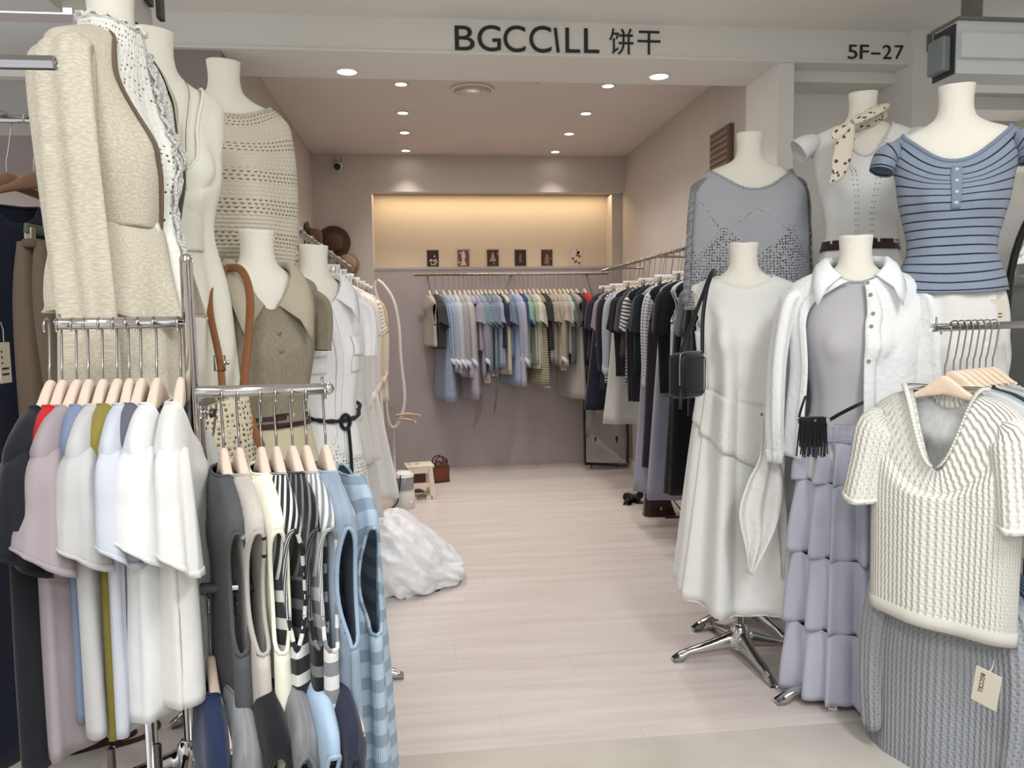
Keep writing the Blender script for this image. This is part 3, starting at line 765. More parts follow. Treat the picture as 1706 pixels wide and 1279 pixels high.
# ================================================================ mannequins and their clothes
def open_shell(sh, tha, thb, t0=0, t1=1, n=70, m=44, off=0, name='body', m_=None, par=None, solid=.0015):
    """surface running from the right front edge round the back to the left front edge"""
    P = []
    for i in range(m):
        t = t0 + (t1 - t0) * i / (m - 1); a, b = tha(t), thb(t)
        row = []
        for j in range(n):
            th = a + (b - a) * j / (n - 1); v = sh.pt(th, t); v = v + Vector((math.cos(th), math.sin(th), 0)) * off
            row.append(v)
        P.append(row)
    bm = bmesh.new(); grid(bm, P, False, UV=lambda i, j: ((j / (n - 1) - .5) * sh.per, i / m * sh.vv[-1]))
    return link(name, bm, m_, par, solid=solid), P
def strip(P, name, m_, par, w=1, solid=.003, off=.003, cols=None):
    """placket: the first or last columns of an open surface, lifted"""
    bm = bmesh.new(); Q = [[r[c] + Vector((0, -off, 0)) for c in cols] for r in P]
    grid(bm, Q, False, UV=lambda i, j: (j * .01, i * .02)); return link(name, bm, m_, par, solid=solid)
def wrap(sh, th0, th1, ztop, zbot, off, name, m_, par, n=50, m=10, rip=0, nr=5):
    """band lying on a garment between two heights that change along the way round"""
    P = []
    for j in range(n):
        f = j / (n - 1); th = th0 + (th1 - th0) * f; row = []
        for i in range(m):
            z = ztop(f) + (zbot(f) - ztop(f)) * i / (m - 1)
            lo, hi = 0.0, 1.0
            for _ in range(12):
                mid = (lo + hi) / 2
                if sh.pt(th, mid).z > z: lo = mid
                else: hi = mid
            v = sh.pt(th, lo); o = Vector((v.x / 1, v.y * 1.6, 0)).normalized()
            row.append(v + o * (off + rip * math.sin(nr * 2 * PI * i / (m - 1) + 4 * f)))
        P.append(row)
    bm = bmesh.new(); grid(bm, P, False, UV=lambda i, j: (i * .012, j * .02)); bmesh.ops.recalc_face_normals(bm, faces=bm.faces)
    return link(name, bm, m_, par, solid=.0015)
def panel(Lp, Rp, Y, par, name, m_, rip=.01, nr=2.5, n=22, m=30, dy=0, solid=.0015, loc=None):
    """hanging cloth between two outlines read off the photo at depth Y, pleated in depth"""
    bpy.context.view_layer.update()
    inv = (par.matrix_world if loc is None else Matrix.Translation(loc)).inverted()
    L = catmull([tuple(at(x, y, Y)) for x, y in Lp], m); R_ = catmull([tuple(at(x, y, Y)) for x, y in Rp], m); P = []
    for i in range(m):
        a, b = Vector(L[i]), Vector(R_[i]); t = i / (m - 1)
        P.append([inv @ (a.lerp(b, j / (n - 1)) + Vector((0, dy * t - rip * (.15 + .85 * t) * (1 + math.sin(nr * 2 * PI * j / (n - 1) + 1.2)), 0))) for j in range(n)])
    bm = bmesh.new(); grid(bm, P, False, UV=lambda i, j: (j * .01, i * .02)); return link(name, bm, m_, par, solid=solid)
def local(t, px, py, Y):
    bpy.context.view_layer.update(); return t.matrix_world.inverted() @ at(px, py, Y)
def trousers(man, label, m_, group=None, waist=.135, hip=.17, legw=.11, z0=-.56, zend=None, belt=None, seed=3, pleat=.006):
    H_ = man[1]; zend = zend if zend is not None else -(H_ - .12)
    t, sh = worn('trousers', label, 'trousers', man, [(waist, .1, z0, z0, z0), (waist + .004, .102, z0 - .03, z0 - .03, z0 - .03), (hip, .122, z0 - .17, z0 - .17, z0 - .17), (hip + .004, .126, z0 - .25, z0 - .25, z0 - .25), (hip - .004, .112, z0 - .33, z0 - .33, z0 - .33)], m_, folds=(9, .001, pleat, .1), seed=seed, off=.008, m=24, neck=.003)
    for s in (-1, 1):
        _sleeve('trouser_leg', m_, t, path=[(s * .085, 0, z0 - .20), (s * .088, 0, z0 - .36), (s * .094, 0, z0 - .6), (s * .1, 0, zend + .3), (s * .1, 0, zend)], a=[.108, .126, .12, .115, .112], b=[hip * .5, hip * .565, legw * .92, legw, legw], fold=.006, seed=seed + s, n=36, m=26)
    link('waistband', (lambda b: b)(sh.build(bmesh.new(), 0, .16)), m_, t, solid=.004)
    for k, th in enumerate(() if not belt else (-PI / 2 - .9, -PI / 2 - .35, -PI / 2 + .35, -PI / 2 + .9)):
        q = sh.pt(th, .02); q2 = sh.pt(th, .2)
        o = Vector((q.x, q.y * 1.5, 0)).normalized() * .011
        link('belt_loop', tube(bmesh.new(), [q + o * .4, q + o, q2 + o, q2 + o * .4], .004, 6, a=.002, b=.006), m_, t)
    if belt:
        b_ = thing('belt', belt, 'belt', t.location, t.rotation_euler.z)
        sh2 = Shell([(waist + .004, .105, z0 - .005, z0 - .005, z0 - .005), (waist + .006, .107, z0 - .02, z0 - .02, z0 - .02), (waist + .009, .11, z0 - .045, z0 - .045, z0 - .045)], m=8, n=60, fit=bodyfit, off=.0145, e=.95)
        link('strap', sh2.build(bmesh.new()), mat((62, 44, 42), 'leather', .5), b_, solid=.003)
        q = sh2.pt(-PI / 2 + .1, .5)
        bk = bmesh.new(); tube(bk, [(q.x - .025, q.y - .006, q.z + .02), (q.x + .02, q.y - .006, q.z + .02), (q.x + .02, q.y - .006, q.z - .02), (q.x - .025, q.y - .006, q.z - .02)], .0025, 6, closed=True)
        link('buckle', bk, mat((60, 52, 50), 'metal', .4), b_)
    return t, sh
G_UP, G_LO = 'raised mannequins', 'mannequins on floor stands'
WHITE = (230, 230, 226); CREAM = (240, 236, 222)
# ---- right: white dress
M = mannequin('white mannequin wearing the sleeveless white dress', 1239, 405, 2.95, -.28, G_LO, rbase=.05)
rows = [(.098, .078, -.128, -.178, -.122), (.112, .080, -.136, -.19, -.130), (.16, .085, -.150, -.22, -.16), (.196, .086, -.166, -.26, -.2), (.200, .088, -.20, -.29, -.25), (.186, .100, -.27, -.32, -.31), (.174, .118, -.38, -.40, -.39), (.160, .120, -.50, -.52, -.5), (.158, .115, -.60, -.60, -.60), (.178, .130, -.75, -.76, -.75), (.20, .150, -.95, -.96, -.95), (.225, .175, -1.18, -1.20, -1.18), (.252, .20, -1.40, -1.45, -1.42)]
dress, sh = worn('dress', 'long white sleeveless dress with a draped waist sash', 'dress', M, rows, mat(WHITE, 'plain'), folds=(7, .0025, .034, .12), seed=4, off=.015, m=60, n=96, hole=(-.262, .088, .62), hem=.0025)
wrap(sh, -PI + .15, -PI / 2 + .55, lambda f: -.55 - .095 * f, lambda f: -.70 - .20 * f ** .9, .013, 'waist_sash', mat(WHITE, 'crumple'), dress, rip=.0015, nr=9)
wrap(sh, -PI / 2 + .5, .25, lambda f: -.64 + .09 * f, lambda f: -.70 + .0 * f, .013, 'sash_tie', mat(WHITE, 'crumple'), dress)
panel([(1270, 688), (1262, 758), (1240, 800), (1224, 850), (1232, 905), (1238, 948)], [(1275, 688), (1296, 760), (1302, 800), (1298, 842), (1284, 880), (1242, 950)], 2.70, dress, 'sash_drape', mat(WHITE, 'crumple'), rip=.022, nr=2.4, dy=-.02)
panel([(1272, 688), (1276, 770), (1282, 840), (1290, 905), (1293, 955)], [(1277, 688), (1303, 750), (1302, 810), (1306, 870), (1296, 960)], 2.77, dress, 'sash_tail', mat(WHITE, 'crumple'), rip=.012, nr=1.2, dy=-.02)
q = local(dress, 1269, 690, 2.765)
o = link('snap_button', lathe(bmesh.new(), [(.006, 0), (.006, .003), (.001, .004)], 12), STEEL, dress); o.location = q; o.rotation_euler = (PI / 2, 0, 0)
# black shoulder bag
p = at(1144, 624, 2.72)
bag = thing('shoulder_bag', 'black leather box bag hanging from the shoulder of the white dress', 'bag', p)
LEA = mat((24, 26, 30), 'leather', .42)
bz = .62
body_ = link('bag_body', box(bmesh.new(), -.062, .062, -.034, .034, -.075, .072, bev=.018), LEA, bag); body_.rotation_euler = (0, 0, bz); body_.scale = (1.12,) * 3
o = link('front_seam', tube(bmesh.new(), [(x, -.0345, z) for x, z in ((-.046, -.06), (.046, -.06), (.054, -.05), (.054, .05), (.046, .058), (-.046, .058), (-.054, .05), (-.054, -.05))], .0018, 6, closed=True), LEA, body_)
zp = link('zipper', tube(bmesh.new(), spline([(-.0655, -.02, -.03), (-.0655, -.02, .045), (-.05, -.02, .0735), (.05, -.02, .0745)], 18), .0024, 6), STEEL, body_)
link('zip_pull', tube(bmesh.new(), [(-.068, -.022, -.03), (-.075, -.03, -.05), (-.076, -.03, -.105)], .004, 6, a=.0025, b=.007), LEA, body_)
bpy.context.view_layer.update()
def strapw(par, pts, m_, w=.008, th=.002, name='strap', n=30, up=(0, 1, 0)):
    inv = par.matrix_world.inverted()
    return link(name, tube(bmesh.new(), [inv @ v for v in spline(pts, n)], 1, 8, a=th, b=w, up=up), m_, par)
shp = at(1184, 457, 2.88)
strapw(bag, [at(1133, 592, 2.69), at(1152, 540, 2.77), at(1172, 488, 2.83), at(1184, 457, 2.87), at(1188, 452, 2.93), at(1186, 466, 3.0)], LEA, w=.008)
strapw(bag, [at(1170, 590, 2.76), at(1171, 530, 2.80), at(1178, 480, 2.835), at(1187, 455, 2.87), at(1191, 451, 2.92), at(1190, 466, 3.0)], LEA, w=.008, th=.003)
for x, y, Y in ((1133, 592, 2.69), (1170, 591, 2.76)):
    o = link('strap_ring', tube(bmesh.new(), [(0, .008 * math.cos(a), .008 * math.sin(a)) for a in [2 * PI * k / 12 for k in range(12)]], .0018, 6, closed=True), STEEL, bag); o.location = at(x, y, Y) - p
# ---- right: open white shirt over grey tank, tiered skirt
M = mannequin('white mannequin wearing the open shirt and tiered skirt', 1426, 393, 2.58, -.40, G_LO, rbase=.12)
GREY = (196, 194, 200)
tank, _ = worn('tank_shirt', 'pale grey round neck tank top under the open white shirt', 'top', M, [(.080, .068, -.125, -.165, -.115), (.09, .07, -.13, -.175, -.12), (.15, .078, -.15, -.21, -.16), (.188, .085, -.19, -.27, -.23), (.18, .1, -.29, -.32, -.3), (.165, .12, -.40, -.40, -.4), (.14, .105, -.55, -.55, -.55), (.140, .108, -.62, -.62, -.62), (.142, .108, -.67, -.67, -.67)], mat(GREY, 'rib', freq=60, k=.3, c2=GREY), off=.007, neck=.006, folds=(7, .0005, .003, .4))
rows = [(.084, .074, -.105, -.165, -.092), (.10, .078, -.115, -.18, -.102), (.16, .088, -.136, -.22, -.14), (.212, .092, -.17, -.27, -.2), (.222, .098, -.23, -.3, -.27), (.214, .12, -.33, -.35, -.34), (.205, .14, -.47, -.47, -.47), (.215, .15, -.62, -.62, -.62), (.225, .155, -.78, -.78, -.78)]
t0, H_ = M
SHR = mat((240, 242, 242), 'crumple', k=.8)
shirt = thing('shirt', 'sheer white long sleeved shirt worn open over the grey tank', 'shirt', (t0.location.x, t0.location.y, H_), t0.rotation_euler.z)
sh = Shell(rows, m=50, n=80, e=.92, folds=(5, .0005, .008, .4), seed=9, fit=bodyfit, off=.027)
fa = lambda t: -PI / 2 + .16 - .10 * min(1, t * 2); fb = lambda t: 1.5 * PI - .22 - .62 * min(1, t * 1.7) ** .8
o, P = open_shell(sh, fa, fb, m_=SHR, par=shirt, n=84, m=50)
pl = strip(P, 'placket', SHR, shirt, cols=(0, 1, 2, 3), off=.004)
strip(P, 'placket', SHR, shirt, cols=(-4, -3, -2, -1), off=.004)
for k in range(6):
    v = P[3 + k * 8][1]; o = link('button', lathe(bmesh.new(), [(.0062, 0), (.0062, .003), (.004, .0035), (.001, .0025)], 12), mat((150, 148, 150), 'gloss', .3), shirt)
    o.location = v + Vector((0, -.009, 0)); o.rotation_euler = (PI / 2, 0, .2)
link('collar', collar_bm(sh, gap=.42, w=.06, tip=.115, stand=.028, spread=.7), mat((242, 246, 248), 'plain'), shirt, solid=.002)
_sleeve('sleeve', SHR, shirt, cuff=.12, path=[(.19, 0, -.20), (.225, 0, -.24), (.245, 0, -.42), (.25, -.01, -.62), (.24, -.02, -.80)], a=[.05, .075, .072, .06, .045], b=[.03, .035, .035, .032, .028], fold=.008, seed=2)
_sleeve('sleeve', SHR, shirt, cuff=.10, path=[(-.19, 0, -.20), (-.225, -.01, -.24), (-.255, -.03, -.42), (-.262, -.05, -.64), (-.255, -.05, -.80)], a=[.05, .075, .066, .055, .042], b=[.03, .035, .033, .03, .026], fold=.008, seed=5)
LAV = (186, 188, 204)
rows = [(.140, .108, -.655, -.655, -.655), (.145, .11, -.70, -.70, -.70), (.158, .118, -.73, -.73, -.73), (.175, .135, -.86, -.86, -.86), (.180, .14, -.90, -.90, -.9), (.188, .15, -1.1, -1.1, -1.1), (.195, .158, -1.22, -1.22, -1.22), (.20, .165, -1.40, -1.4, -1.4), (.205, .17, -1.57, -1.57, -1.57)]
tiers = [-.72, -.865, -1.12, -1.36]
skirt = thing('tiered_skirt', 'long lavender grey tiered skirt below the open white shirt', 'skirt', shirt.location, shirt.rotation_euler.z)
LAVM = mat(LAV, 'plain', .85, k=.6)
ends = [-.655, -.72, -.865, -1.13, -1.39, -1.645]
rads = [.142, .150, .172, .186, .196, .205]
for k in range(5):
    a, b = ends[k], ends[k + 1]; r0, r1 = rads[k] + .001, rads[k + 1] + .003
    s_ = Shell([(r0, r0 * .78, a, a, a), (r0 + (.004 if k else .001), r0 * .78 + (.004 if k else .001), a - .02, a - .02, a - .02), ((r0 + r1) / 2 + .004, (r0 + r1) * .4 + .004, (a + b) / 2, (a + b) / 2, (a + b) / 2), (r1, r1 * .8, b, b, b)], m=16 if k else 10, n=150, e=1, folds=((13, .004, .020, 0) if k else (40, .002, .002, 0)), seed=7, fit=bodyfit, off=.010)
    nm = 'smocked_waistband' if k == 0 else 'skirt_tier'
    link(nm, s_.build(bmesh.new()), mat(LAV, 'hstripe', .6, c2=(150, 152, 168), freq=130, duty=.35) if k == 0 else LAVM, skirt, solid=.0015)
    if k: link('gathered_seam', tube(bmesh.new(), s_.line(0, n=150), .0028, 6, closed=True), LAVM, skirt)
hang_tag(skirt, -.06, -.14, -1.62, w=.03, h=.05, string=.03)
# fringed bag
p = at(1355, 700, 2.40)
fb_ = thing('fringed_pouch', 'small black fringed leather pouch on a waist strap over the grey tank', 'bag', p)
BL = mat((20, 19, 20), 'leather', .5)
link('flap', box(bmesh.new(), -.048, .040, -.014, .014, -.014, .012, bev=.005), BL, fb_)
link('pouch', box(bmesh.new(), -.044, .036, -.004, .013, -.09, .0, bev=.004), BL, fb_)
rr = random.Random(3)
for k in range(17):
    x = -.046 + k * .0053; l = .115 + rr.uniform(-.008, .01)
    link('fringe_strand', tube(bmesh.new(), [(x, -.012, -.008), (x + rr.uniform(-.002, .002), -.016 - rr.uniform(0, .004), -l * .5), (x * 1.08 + rr.uniform(-.003, .003), -.013, -l)], .0028, 5, a=.0015, b=.003), BL, fb_)
link('long_tassel', tube(bmesh.new(), [(-.048, -.006, .0), (-.056, -.01, -.05), (-.062, -.01, -.115)], .003, 5), BL, fb_)
o = link('snap', lathe(bmesh.new(), [(.0045, 0), (.0045, .002), (.001, .003)], 10), CHROME, fb_); o.rotation_euler = (PI / 2, 0, 0); o.location = (0, -.014, 0)
for x in (-.05, .044):
    o = link('clasp', tube(bmesh.new(), [(.006 * math.cos(a), 0, .006 * math.sin(a)) for a in [2 * PI * k / 10 for k in range(10)]], .0018, 6, closed=True), CHROME, fb_); o.location = (x, 0, .004)
bpy.context.view_layer.update()
strapw(fb_, [at(1383, 699, 2.395), at(1400, 689, 2.40), at(1426, 676, 2.415), at(1445, 668, 2.46)], BL, w=.0065)
strapw(fb_, [at(1331, 697, 2.40), at(1335, 680, 2.43), at(1342, 660, 2.47)], BL, w=.005)
# ---- right, raised: grey openwork sweater
M = mannequin('white raised mannequin wearing the grey openwork poncho sweater', 1249, 222, 3.3, -.12, G_UP, tall=True, rbase=.3)
rows = [(.150, .085, -.160, -.255, -.185), (.162, .09, -.166, -.265, -.195), (.21, .1, -.195, -.29, -.24), (.245, .11, -.24, -.32, -.29), (.255, .13, -.34, -.38, -.36), (.262, .14, -.48, -.50, -.49), (.268, .15, -.62, -.63, -.62), (.275, .155, -.76, -.76, -.76)]
sw, sh = worn('poncho_sweater', 'grey wide neck sweater with openwork diamonds on the raised mannequin', 'sweater', M, rows, mat((174, 176, 183), 'zonelace', k=.24, freq=85, duty=.34), folds=(4, .002, .010, .2), seed=3, off=.012, neck=.006, hem=.004, n=90, m=50)
for s in (-1, 1): wrap(sh, (0 if s > 0 else PI) - .36 * s - .0, (0 if s > 0 else PI) + .2 * s, lambda f: -.19 - .06 * f, lambda f: -.74, .012, 'openwork_sleeve', mat((174, 176, 183), 'lace', freq=85, duty=.34), sw, rip=.002)
worn('skirt', 'plain grey skirt under the grey openwork sweater', 'skirt', M, [(.14, .105, -.60, -.6, -.6), (.16, .12, -.72, -.72, -.72), (.2, .16, -1.1, -1.1, -1.1), (.22, .18, -1.5, -1.5, -1.5)], mat((150, 152, 160)), folds=(9, .002, .015, .1), off=.006, neck=0)
# ---- right, raised: white pointelle V top with scarf
M = mannequin('white raised mannequin wearing the neck scarf and V-neck top', 1438, 155, 3.08, -.38, G_UP, tall=True, rbase=.5)
rows = [(.112, .080, -.132, -.275, -.125, 4), (.118, .084, -.138, -.285, -.130, 4), (.16, .09, -.150, -.30, -.16, 3.5), (.197, .092, -.17, -.31, -.2), (.198, .096, -.215, -.33, -.26), (.182, .104, -.29, -.35, -.31), (.168, .12, -.39, -.41, -.39), (.145, .11, -.48, -.48, -.48), (.136, .104, -.55, -.55, -.55), (.142, .108, -.615, -.625, -.615)]
vt, sh = worn('knit_tee', 'white ribbed V-neck top with eyelet lines worn with the scarf', 'top', M, rows, mat((240, 241, 238), 'rib', freq=45, k=.4, c2=(240, 241, 238)), off=.011, neck=.005, hem=.005, seed=5, folds=(5, .0005, .004, .3))
DK = mat((120, 122, 124), 'flat')
for s in (-1, 1):
    bm = bmesh.new()
    for k in range(2):
        for i in range(26):
            f = i / 25; th = -PI / 2 + s * (.16 + .07 * k + .62 * max(0, .42 - f) ** 1.1 * 2)
            v = sh.pt(th, .06 + .9 * f if f < .99 else .95); c = sh.pt(th, .06 + .9 * f) + Vector((0, -.0018, 0))
            bmesh.ops.create_icosphere(bm, subdivisions=1, radius=.0026, matrix=Matrix.Translation(c))
    link('eyelet_line', bm, DK, vt)
for s in (-1, 1):
    _sleeve('cap_sleeve', mat((240, 241, 238), 'rib', freq=45, k=.4, c2=(240, 241, 238)), vt, path=[(s * .165, 0, -.19), (s * .195, -.005, -.196), (s * .225, -.01, -.208), (s * .25, -.012, -.225)], a=[.04, .072, .085, .092], b=[.03, .042, .048, .052], fold=.002, n=30)
trousers(M, 'white trousers under the V-neck top, with a dark brown belt', mat((236, 236, 236)), z0=-.60, zend=-1.9, belt='dark brown belt on the white trousers of the scarf mannequin', waist=.14)
sc = thing('neck_scarf', 'cream spotted silk scarf knotted round the raised mannequin neck', 'scarf', (M[0].location.x, M[0].location.y, M[1]), M[0].rotation_euler.z)
SCM = mat((226, 216, 196), 'spots', .5, c2=(74, 74, 78), freq=38, duty=.42)
pts = [(.078 * math.cos(a), .072 * math.sin(a) - .002, -.105 - .035 * (1 - math.sin(a)) * .5 + .03 * math.cos(a)) for a in [2 * PI * k / 26 for k in range(26)]]
link('neck_roll', tube(bmesh.new(), pts, 1, 14, closed=True, a=[.019 + .004 * math.sin(k * 1.3) for k in range(27)], b=.016), SCM, sc)
link('knot', tube(bmesh.new(), spline([(-.04, -.085, -.12), (-.02, -.098, -.125), (.0, -.095, -.14)], 8), [.008, .016, .02, .022, .02, .018, .014, .008], 14), SCM, sc)
bpy.context.view_layer.update()
def hangp(par, pts, a, b, m_, name, up=(1, 0, 0)):
    inv = par.matrix_world.inverted(); N = 24
    aa = [v[0] for v in catmull([(x,) for x in a], N)]; bb = [v[0] for v in catmull([(x,) for x in b], N)]
    return link(name, tube(bmesh.new(), [inv @ v for v in spline(pts, N)], 1, 14, a=aa, b=bb, up=up), m_, par)
hangp(sc, [at(1417, 208, 2.93), at(1410, 230, 2.92), at(1403, 262, 2.90), at(1396, 288, 2.90), at(1382, 306, 2.90)], [.016, .032, .036, .026, .004], [.012, .009, .007, .006, .004], SCM, 'scarf_tail')
hangp(sc, [at(1416, 210, 2.935), at(1404, 214, 2.93), at(1395, 222, 2.93), at(1392, 232, 2.93)], [.016, .024, .026, .012], [.01, .008, .006, .004], SCM, 'scarf_end')
hangp(sc, [at(1420, 204, 2.93), at(1442, 194, 2.93), at(1466, 180, 2.95), at(1478, 176, 3.0)], [.014, .022, .028, .012], [.012, .012, .012, .01], SCM, 'scarf_fold')
# ---- right, raised: blue striped top
M = mannequin('white raised mannequin wearing the blue striped top', 1594, 143, 2.5, -.55, G_UP, tall=True, rbase=.2)
BS = mat((142, 154, 172), 'hstripe', .85, c2=(36, 42, 60), freq=34, duty=.17)
rows = [(.152, .088, -.150, -.265, -.17, 2.2), (.162, .09, -.155, -.278, -.18, 2.2), (.186, .092, -.166, -.29, -.2), (.198, .095, -.19, -.31, -.24), (.196, .1, -.235, -.33, -.28), (.180, .108, -.30, -.35, -.32), (.168, .122, -.39, -.40, -.39), (.146, .112, -.48, -.48, -.48), (.138, .11, -.56, -.56, -.56), (.166, .13, -.64, -.66, -.65), (.176, .137, -.69, -.70, -.69)]
bt, sh = worn('striped_tee', 'blue grey ribbed top with navy stripes and a button placket', 'top', M, rows, BS, off=.010, neck=.007, hem=.003, trim=mat((128, 142, 162), 'plain'), seed=6, folds=(5, .0004, .004, .4))
for s in (-1, 1):
    _sleeve('cap_sleeve', BS, bt, path=[(s * .165, 0, -.20), (s * .190, -.002, -.208), (s * .212, -.004, -.228), (s * .224, -.006, -.268)], a=[.05, .082, .088, .088], b=[.03, .042, .044, .042], fold=.001, n=30)
wrap(sh, -PI / 2 - .07, -PI / 2 + .07, lambda f: -.285, lambda f: -.425, .004, 'button_placket', mat((128, 142, 162)), bt, n=6, m=14)
for k in range(4):
    v = sh.pt(-PI / 2, sh.tz(-.295 - .038 * k, -PI / 2)); o = link('button', lathe(bmesh.new(), [(.006, 0), (.006, .003), (.001, .004)], 12), mat((225, 226, 228), 'gloss', .25), bt); o.location = v + Vector((0, -.006, 0)); o.rotation_euler = (PI / 2, 0, 0)
tr, _ = trousers(M, 'white pleated trousers under the blue striped top', mat((232, 230, 226)), z0=-.665, zend=-1.75, waist=.142, seed=8, pleat=.012)
bpy.context.view_layer.update(); q = local(tr, 1663, 498, 2.36); hang_tag(tr, q.x, q.y, q.z, w=.05, h=.075, rz=.5)
# ---- left, raised: beige cardigan and skirt
BE = (216, 210, 192); BEM = mat(BE, 'heather', c2=(196, 188, 168), k=1.8)
M = mannequin('white raised mannequin wearing the beige cardigan and skirt', 182, -16, 2.0, 1.36, G_UP, tall=True, rbase=.4)
t0, H_ = M
bl, shb = worn('lace_blouse', 'sheer white lace blouse with ties under the beige cardigan', 'blouse', M, [(.072, .066, -.085, -.10, -.08), (.085, .072, -.12, -.15, -.115), (.15, .08, -.15, -.22, -.17), (.19, .086, -.19, -.27, -.23), (.18, .1, -.29, -.33, -.3), (.168, .125, -.40, -.40, -.4), (.136, .11, -.50, -.52, -.50), (.128, .125, -.54, -.62, -.54), (.12, .15, -.555, -.78, -.555)], mat((240, 240, 232), 'eyelet', freq=70, duty=.2), off=.006, folds=(11, .001, .008, .1))
for k in range(4):
    link('ruffle', tube(bmesh.new(), [shb.pt(-PI / 2 + .1 + .05 * k, .12 + .8 * i / 29) + Vector((.004 * math.sin(i * 1.7 + k), -.012 - .006 * math.sin(i * 2.1 + k), 0)) for i in range(30)], 1, 6, a=.0025, b=.008), mat((242, 242, 236), 'lace', freq=90, duty=.25), bl)
link('ruffle_collar', tube(bmesh.new(), [shb.pt(2 * PI * k / 60, .0) * 1.0 + Vector((.003 * math.sin(k * 1.9), .004 * math.cos(k * 2.3), .006 + .006 * math.sin(k * 1.3))) for k in range(60)], 1, 6, a=.009, b=.003, closed=True), mat((242, 242, 236)), bl)
card = thing('cardigan', 'beige long sleeved cardigan with a flared peplum hem', 'cardigan', (t0.location.x, t0.location.y, H_), t0.rotation_euler.z)
rows = [(.092, .076, -.112, -.165, -.105), (.11, .08, -.12, -.18, -.115), (.16, .088, -.14, -.22, -.15), (.203, .092, -.165, -.27, -.2), (.206, .098, -.22, -.30, -.27), (.188, .115, -.31, -.34, -.33), (.178, .138, -.41, -.42, -.41), (.160, .128, -.50, -.51, -.5), (.148, .115, -.565, -.57, -.565)]
sh = Shell(rows, m=40, n=80, e=.95, folds=(4, .001, .006, .3), seed=12, fit=bodyfit, off=.013)
fa = lambda t: -PI / 2 + .75; fb = lambda t: 1.5 * PI - 1.0 + .87 * min(1, t) ** .8
o, P = open_shell(sh, fa, fb, m_=BEM, par=card, n=80, m=40)
strip(P, 'front_band', mat((116, 96, 80), 'leather', .6), card, cols=(-2, -1), off=.005, solid=.004)
rows = [(.150, .117, -.56, -.565, -.56), (.162, .13, -.60, -.61, -.60), (.176, .145, -.68, -.70, -.68), (.188, .158, -.755, -.80, -.76)]
sp = Shell(rows, m=20, n=80, e=.95, folds=(7, .002, .014, .1), seed=13, fit=bodyfit, off=.015)
o, P2 = open_shell(sp, lambda t: -PI / 2 + .75, lambda t: 1.5 * PI - .14, m_=BEM, par=card, name='peplum', n=90, m=20)
link('hem_band', tube(bmesh.new(), P2[-1], .0035, 6), BEM, card)
_sleeve('sleeve', BEM, card, cuff=.05, path=[(-.165, -.005, -.20), (-.200, -.012, -.23), (-.220, -.03, -.45), (-.222, -.045, -.75), (-.215, -.055, -1.03)], a=[.055, .068, .062, .056, .042], b=[.03, .045, .042, .036, .03], fold=.014, seed=4, n=46, m=34)
_sleeve('sleeve', BEM, card, cuff=.05, path=[(.165, .005, -.20), (.195, .015, -.23), (.205, .03, -.45), (.2, .03, -.7), (.19, .03, -.93)], a=[.05, .062, .055, .05, .045], b=[.03, .045, .042, .036, .03], fold=.012, seed=8, n=40, m=30)
worn('long_skirt', 'beige marled long skirt below the beige cardigan', 'skirt', M, [(.148, .112, -.60, -.6, -.6), (.165, .125, -.72, -.72, -.72), (.175, .13, -.95, -.95, -.95), (.18, .135, -1.2, -1.2, -1.2), (.185, .14, -1.4, -1.4, -1.4)], BEM, folds=(9, .002, .012, .1), seed=2, off=.008, neck=0, n=110)
# ---- left, raised: cream wrap top
M = mannequin('white raised mannequin wearing the cream wrap top', 254, 52, 2.35, .75, G_UP, tall=True, rbase=.1)
CRM = mat((238, 236, 222), 'plain', k=.8)
rows = [(.122, .085, -.138, -.40, -.13, 4.5), (.128, .088, -.143, -.41, -.14, 4.5), (.16, .092, -.152, -.42, -.17, 4), (.192, .094, -.17, -.43, -.21, 3), (.195, .1, -.22, -.44, -.27, 2), (.182, .11, -.29, -.45, -.32, 2), (.17, .125, -.40, -.47, -.4, 2), (.145, .112, -.50, -.53, -.5), (.14, .11, -.58, -.6, -.58), (.172, .13, -.72, -.73, -.72), (.185, .14, -.9, -.9, -.9), (.20, .16, -1.2, -1.2, -1.2), (.21, .17, -1.5, -1.5, -1.5)]
wt, sh = worn('wrap_dress', 'cream sleeveless wrap dress with a deep V neck', 'dress', M, rows, CRM, off=.010, neck=.005, folds=(6, .0008, .010, .35), seed=9, m=60)
wrap(sh, -PI / 2 - 1.0, -PI / 2 + .5, lambda f: -.44 - .09 * f, lambda f: -.62 + .0 * f, .011, 'waist_drape', CRM, wt, rip=.0035, nr=4)
nk = thing('pendant_necklace', 'thin necklace with a small silver pendant over the wrap dress', 'necklace', wt.location, wt.rotation_euler.z)
link('chain', tube(bmesh.new(), spline([(-.075, -.02, -.12), (-.06, -.075, -.17), (-.03, -.105, -.28), (.0, -.142, -.385), (.03, -.105, -.28), (.06, -.075, -.17), (.075, -.02, -.12)], 40), .0013, 5), STEEL, nk)
link('pendant', lathe(bmesh.new(), [(.001, .015), (.006, .008), (.007, -.005), (.004, -.012), (.003, -.06), (.001, -.062)], 12, c=(0, -.146, -.40)), CHROME, nk)
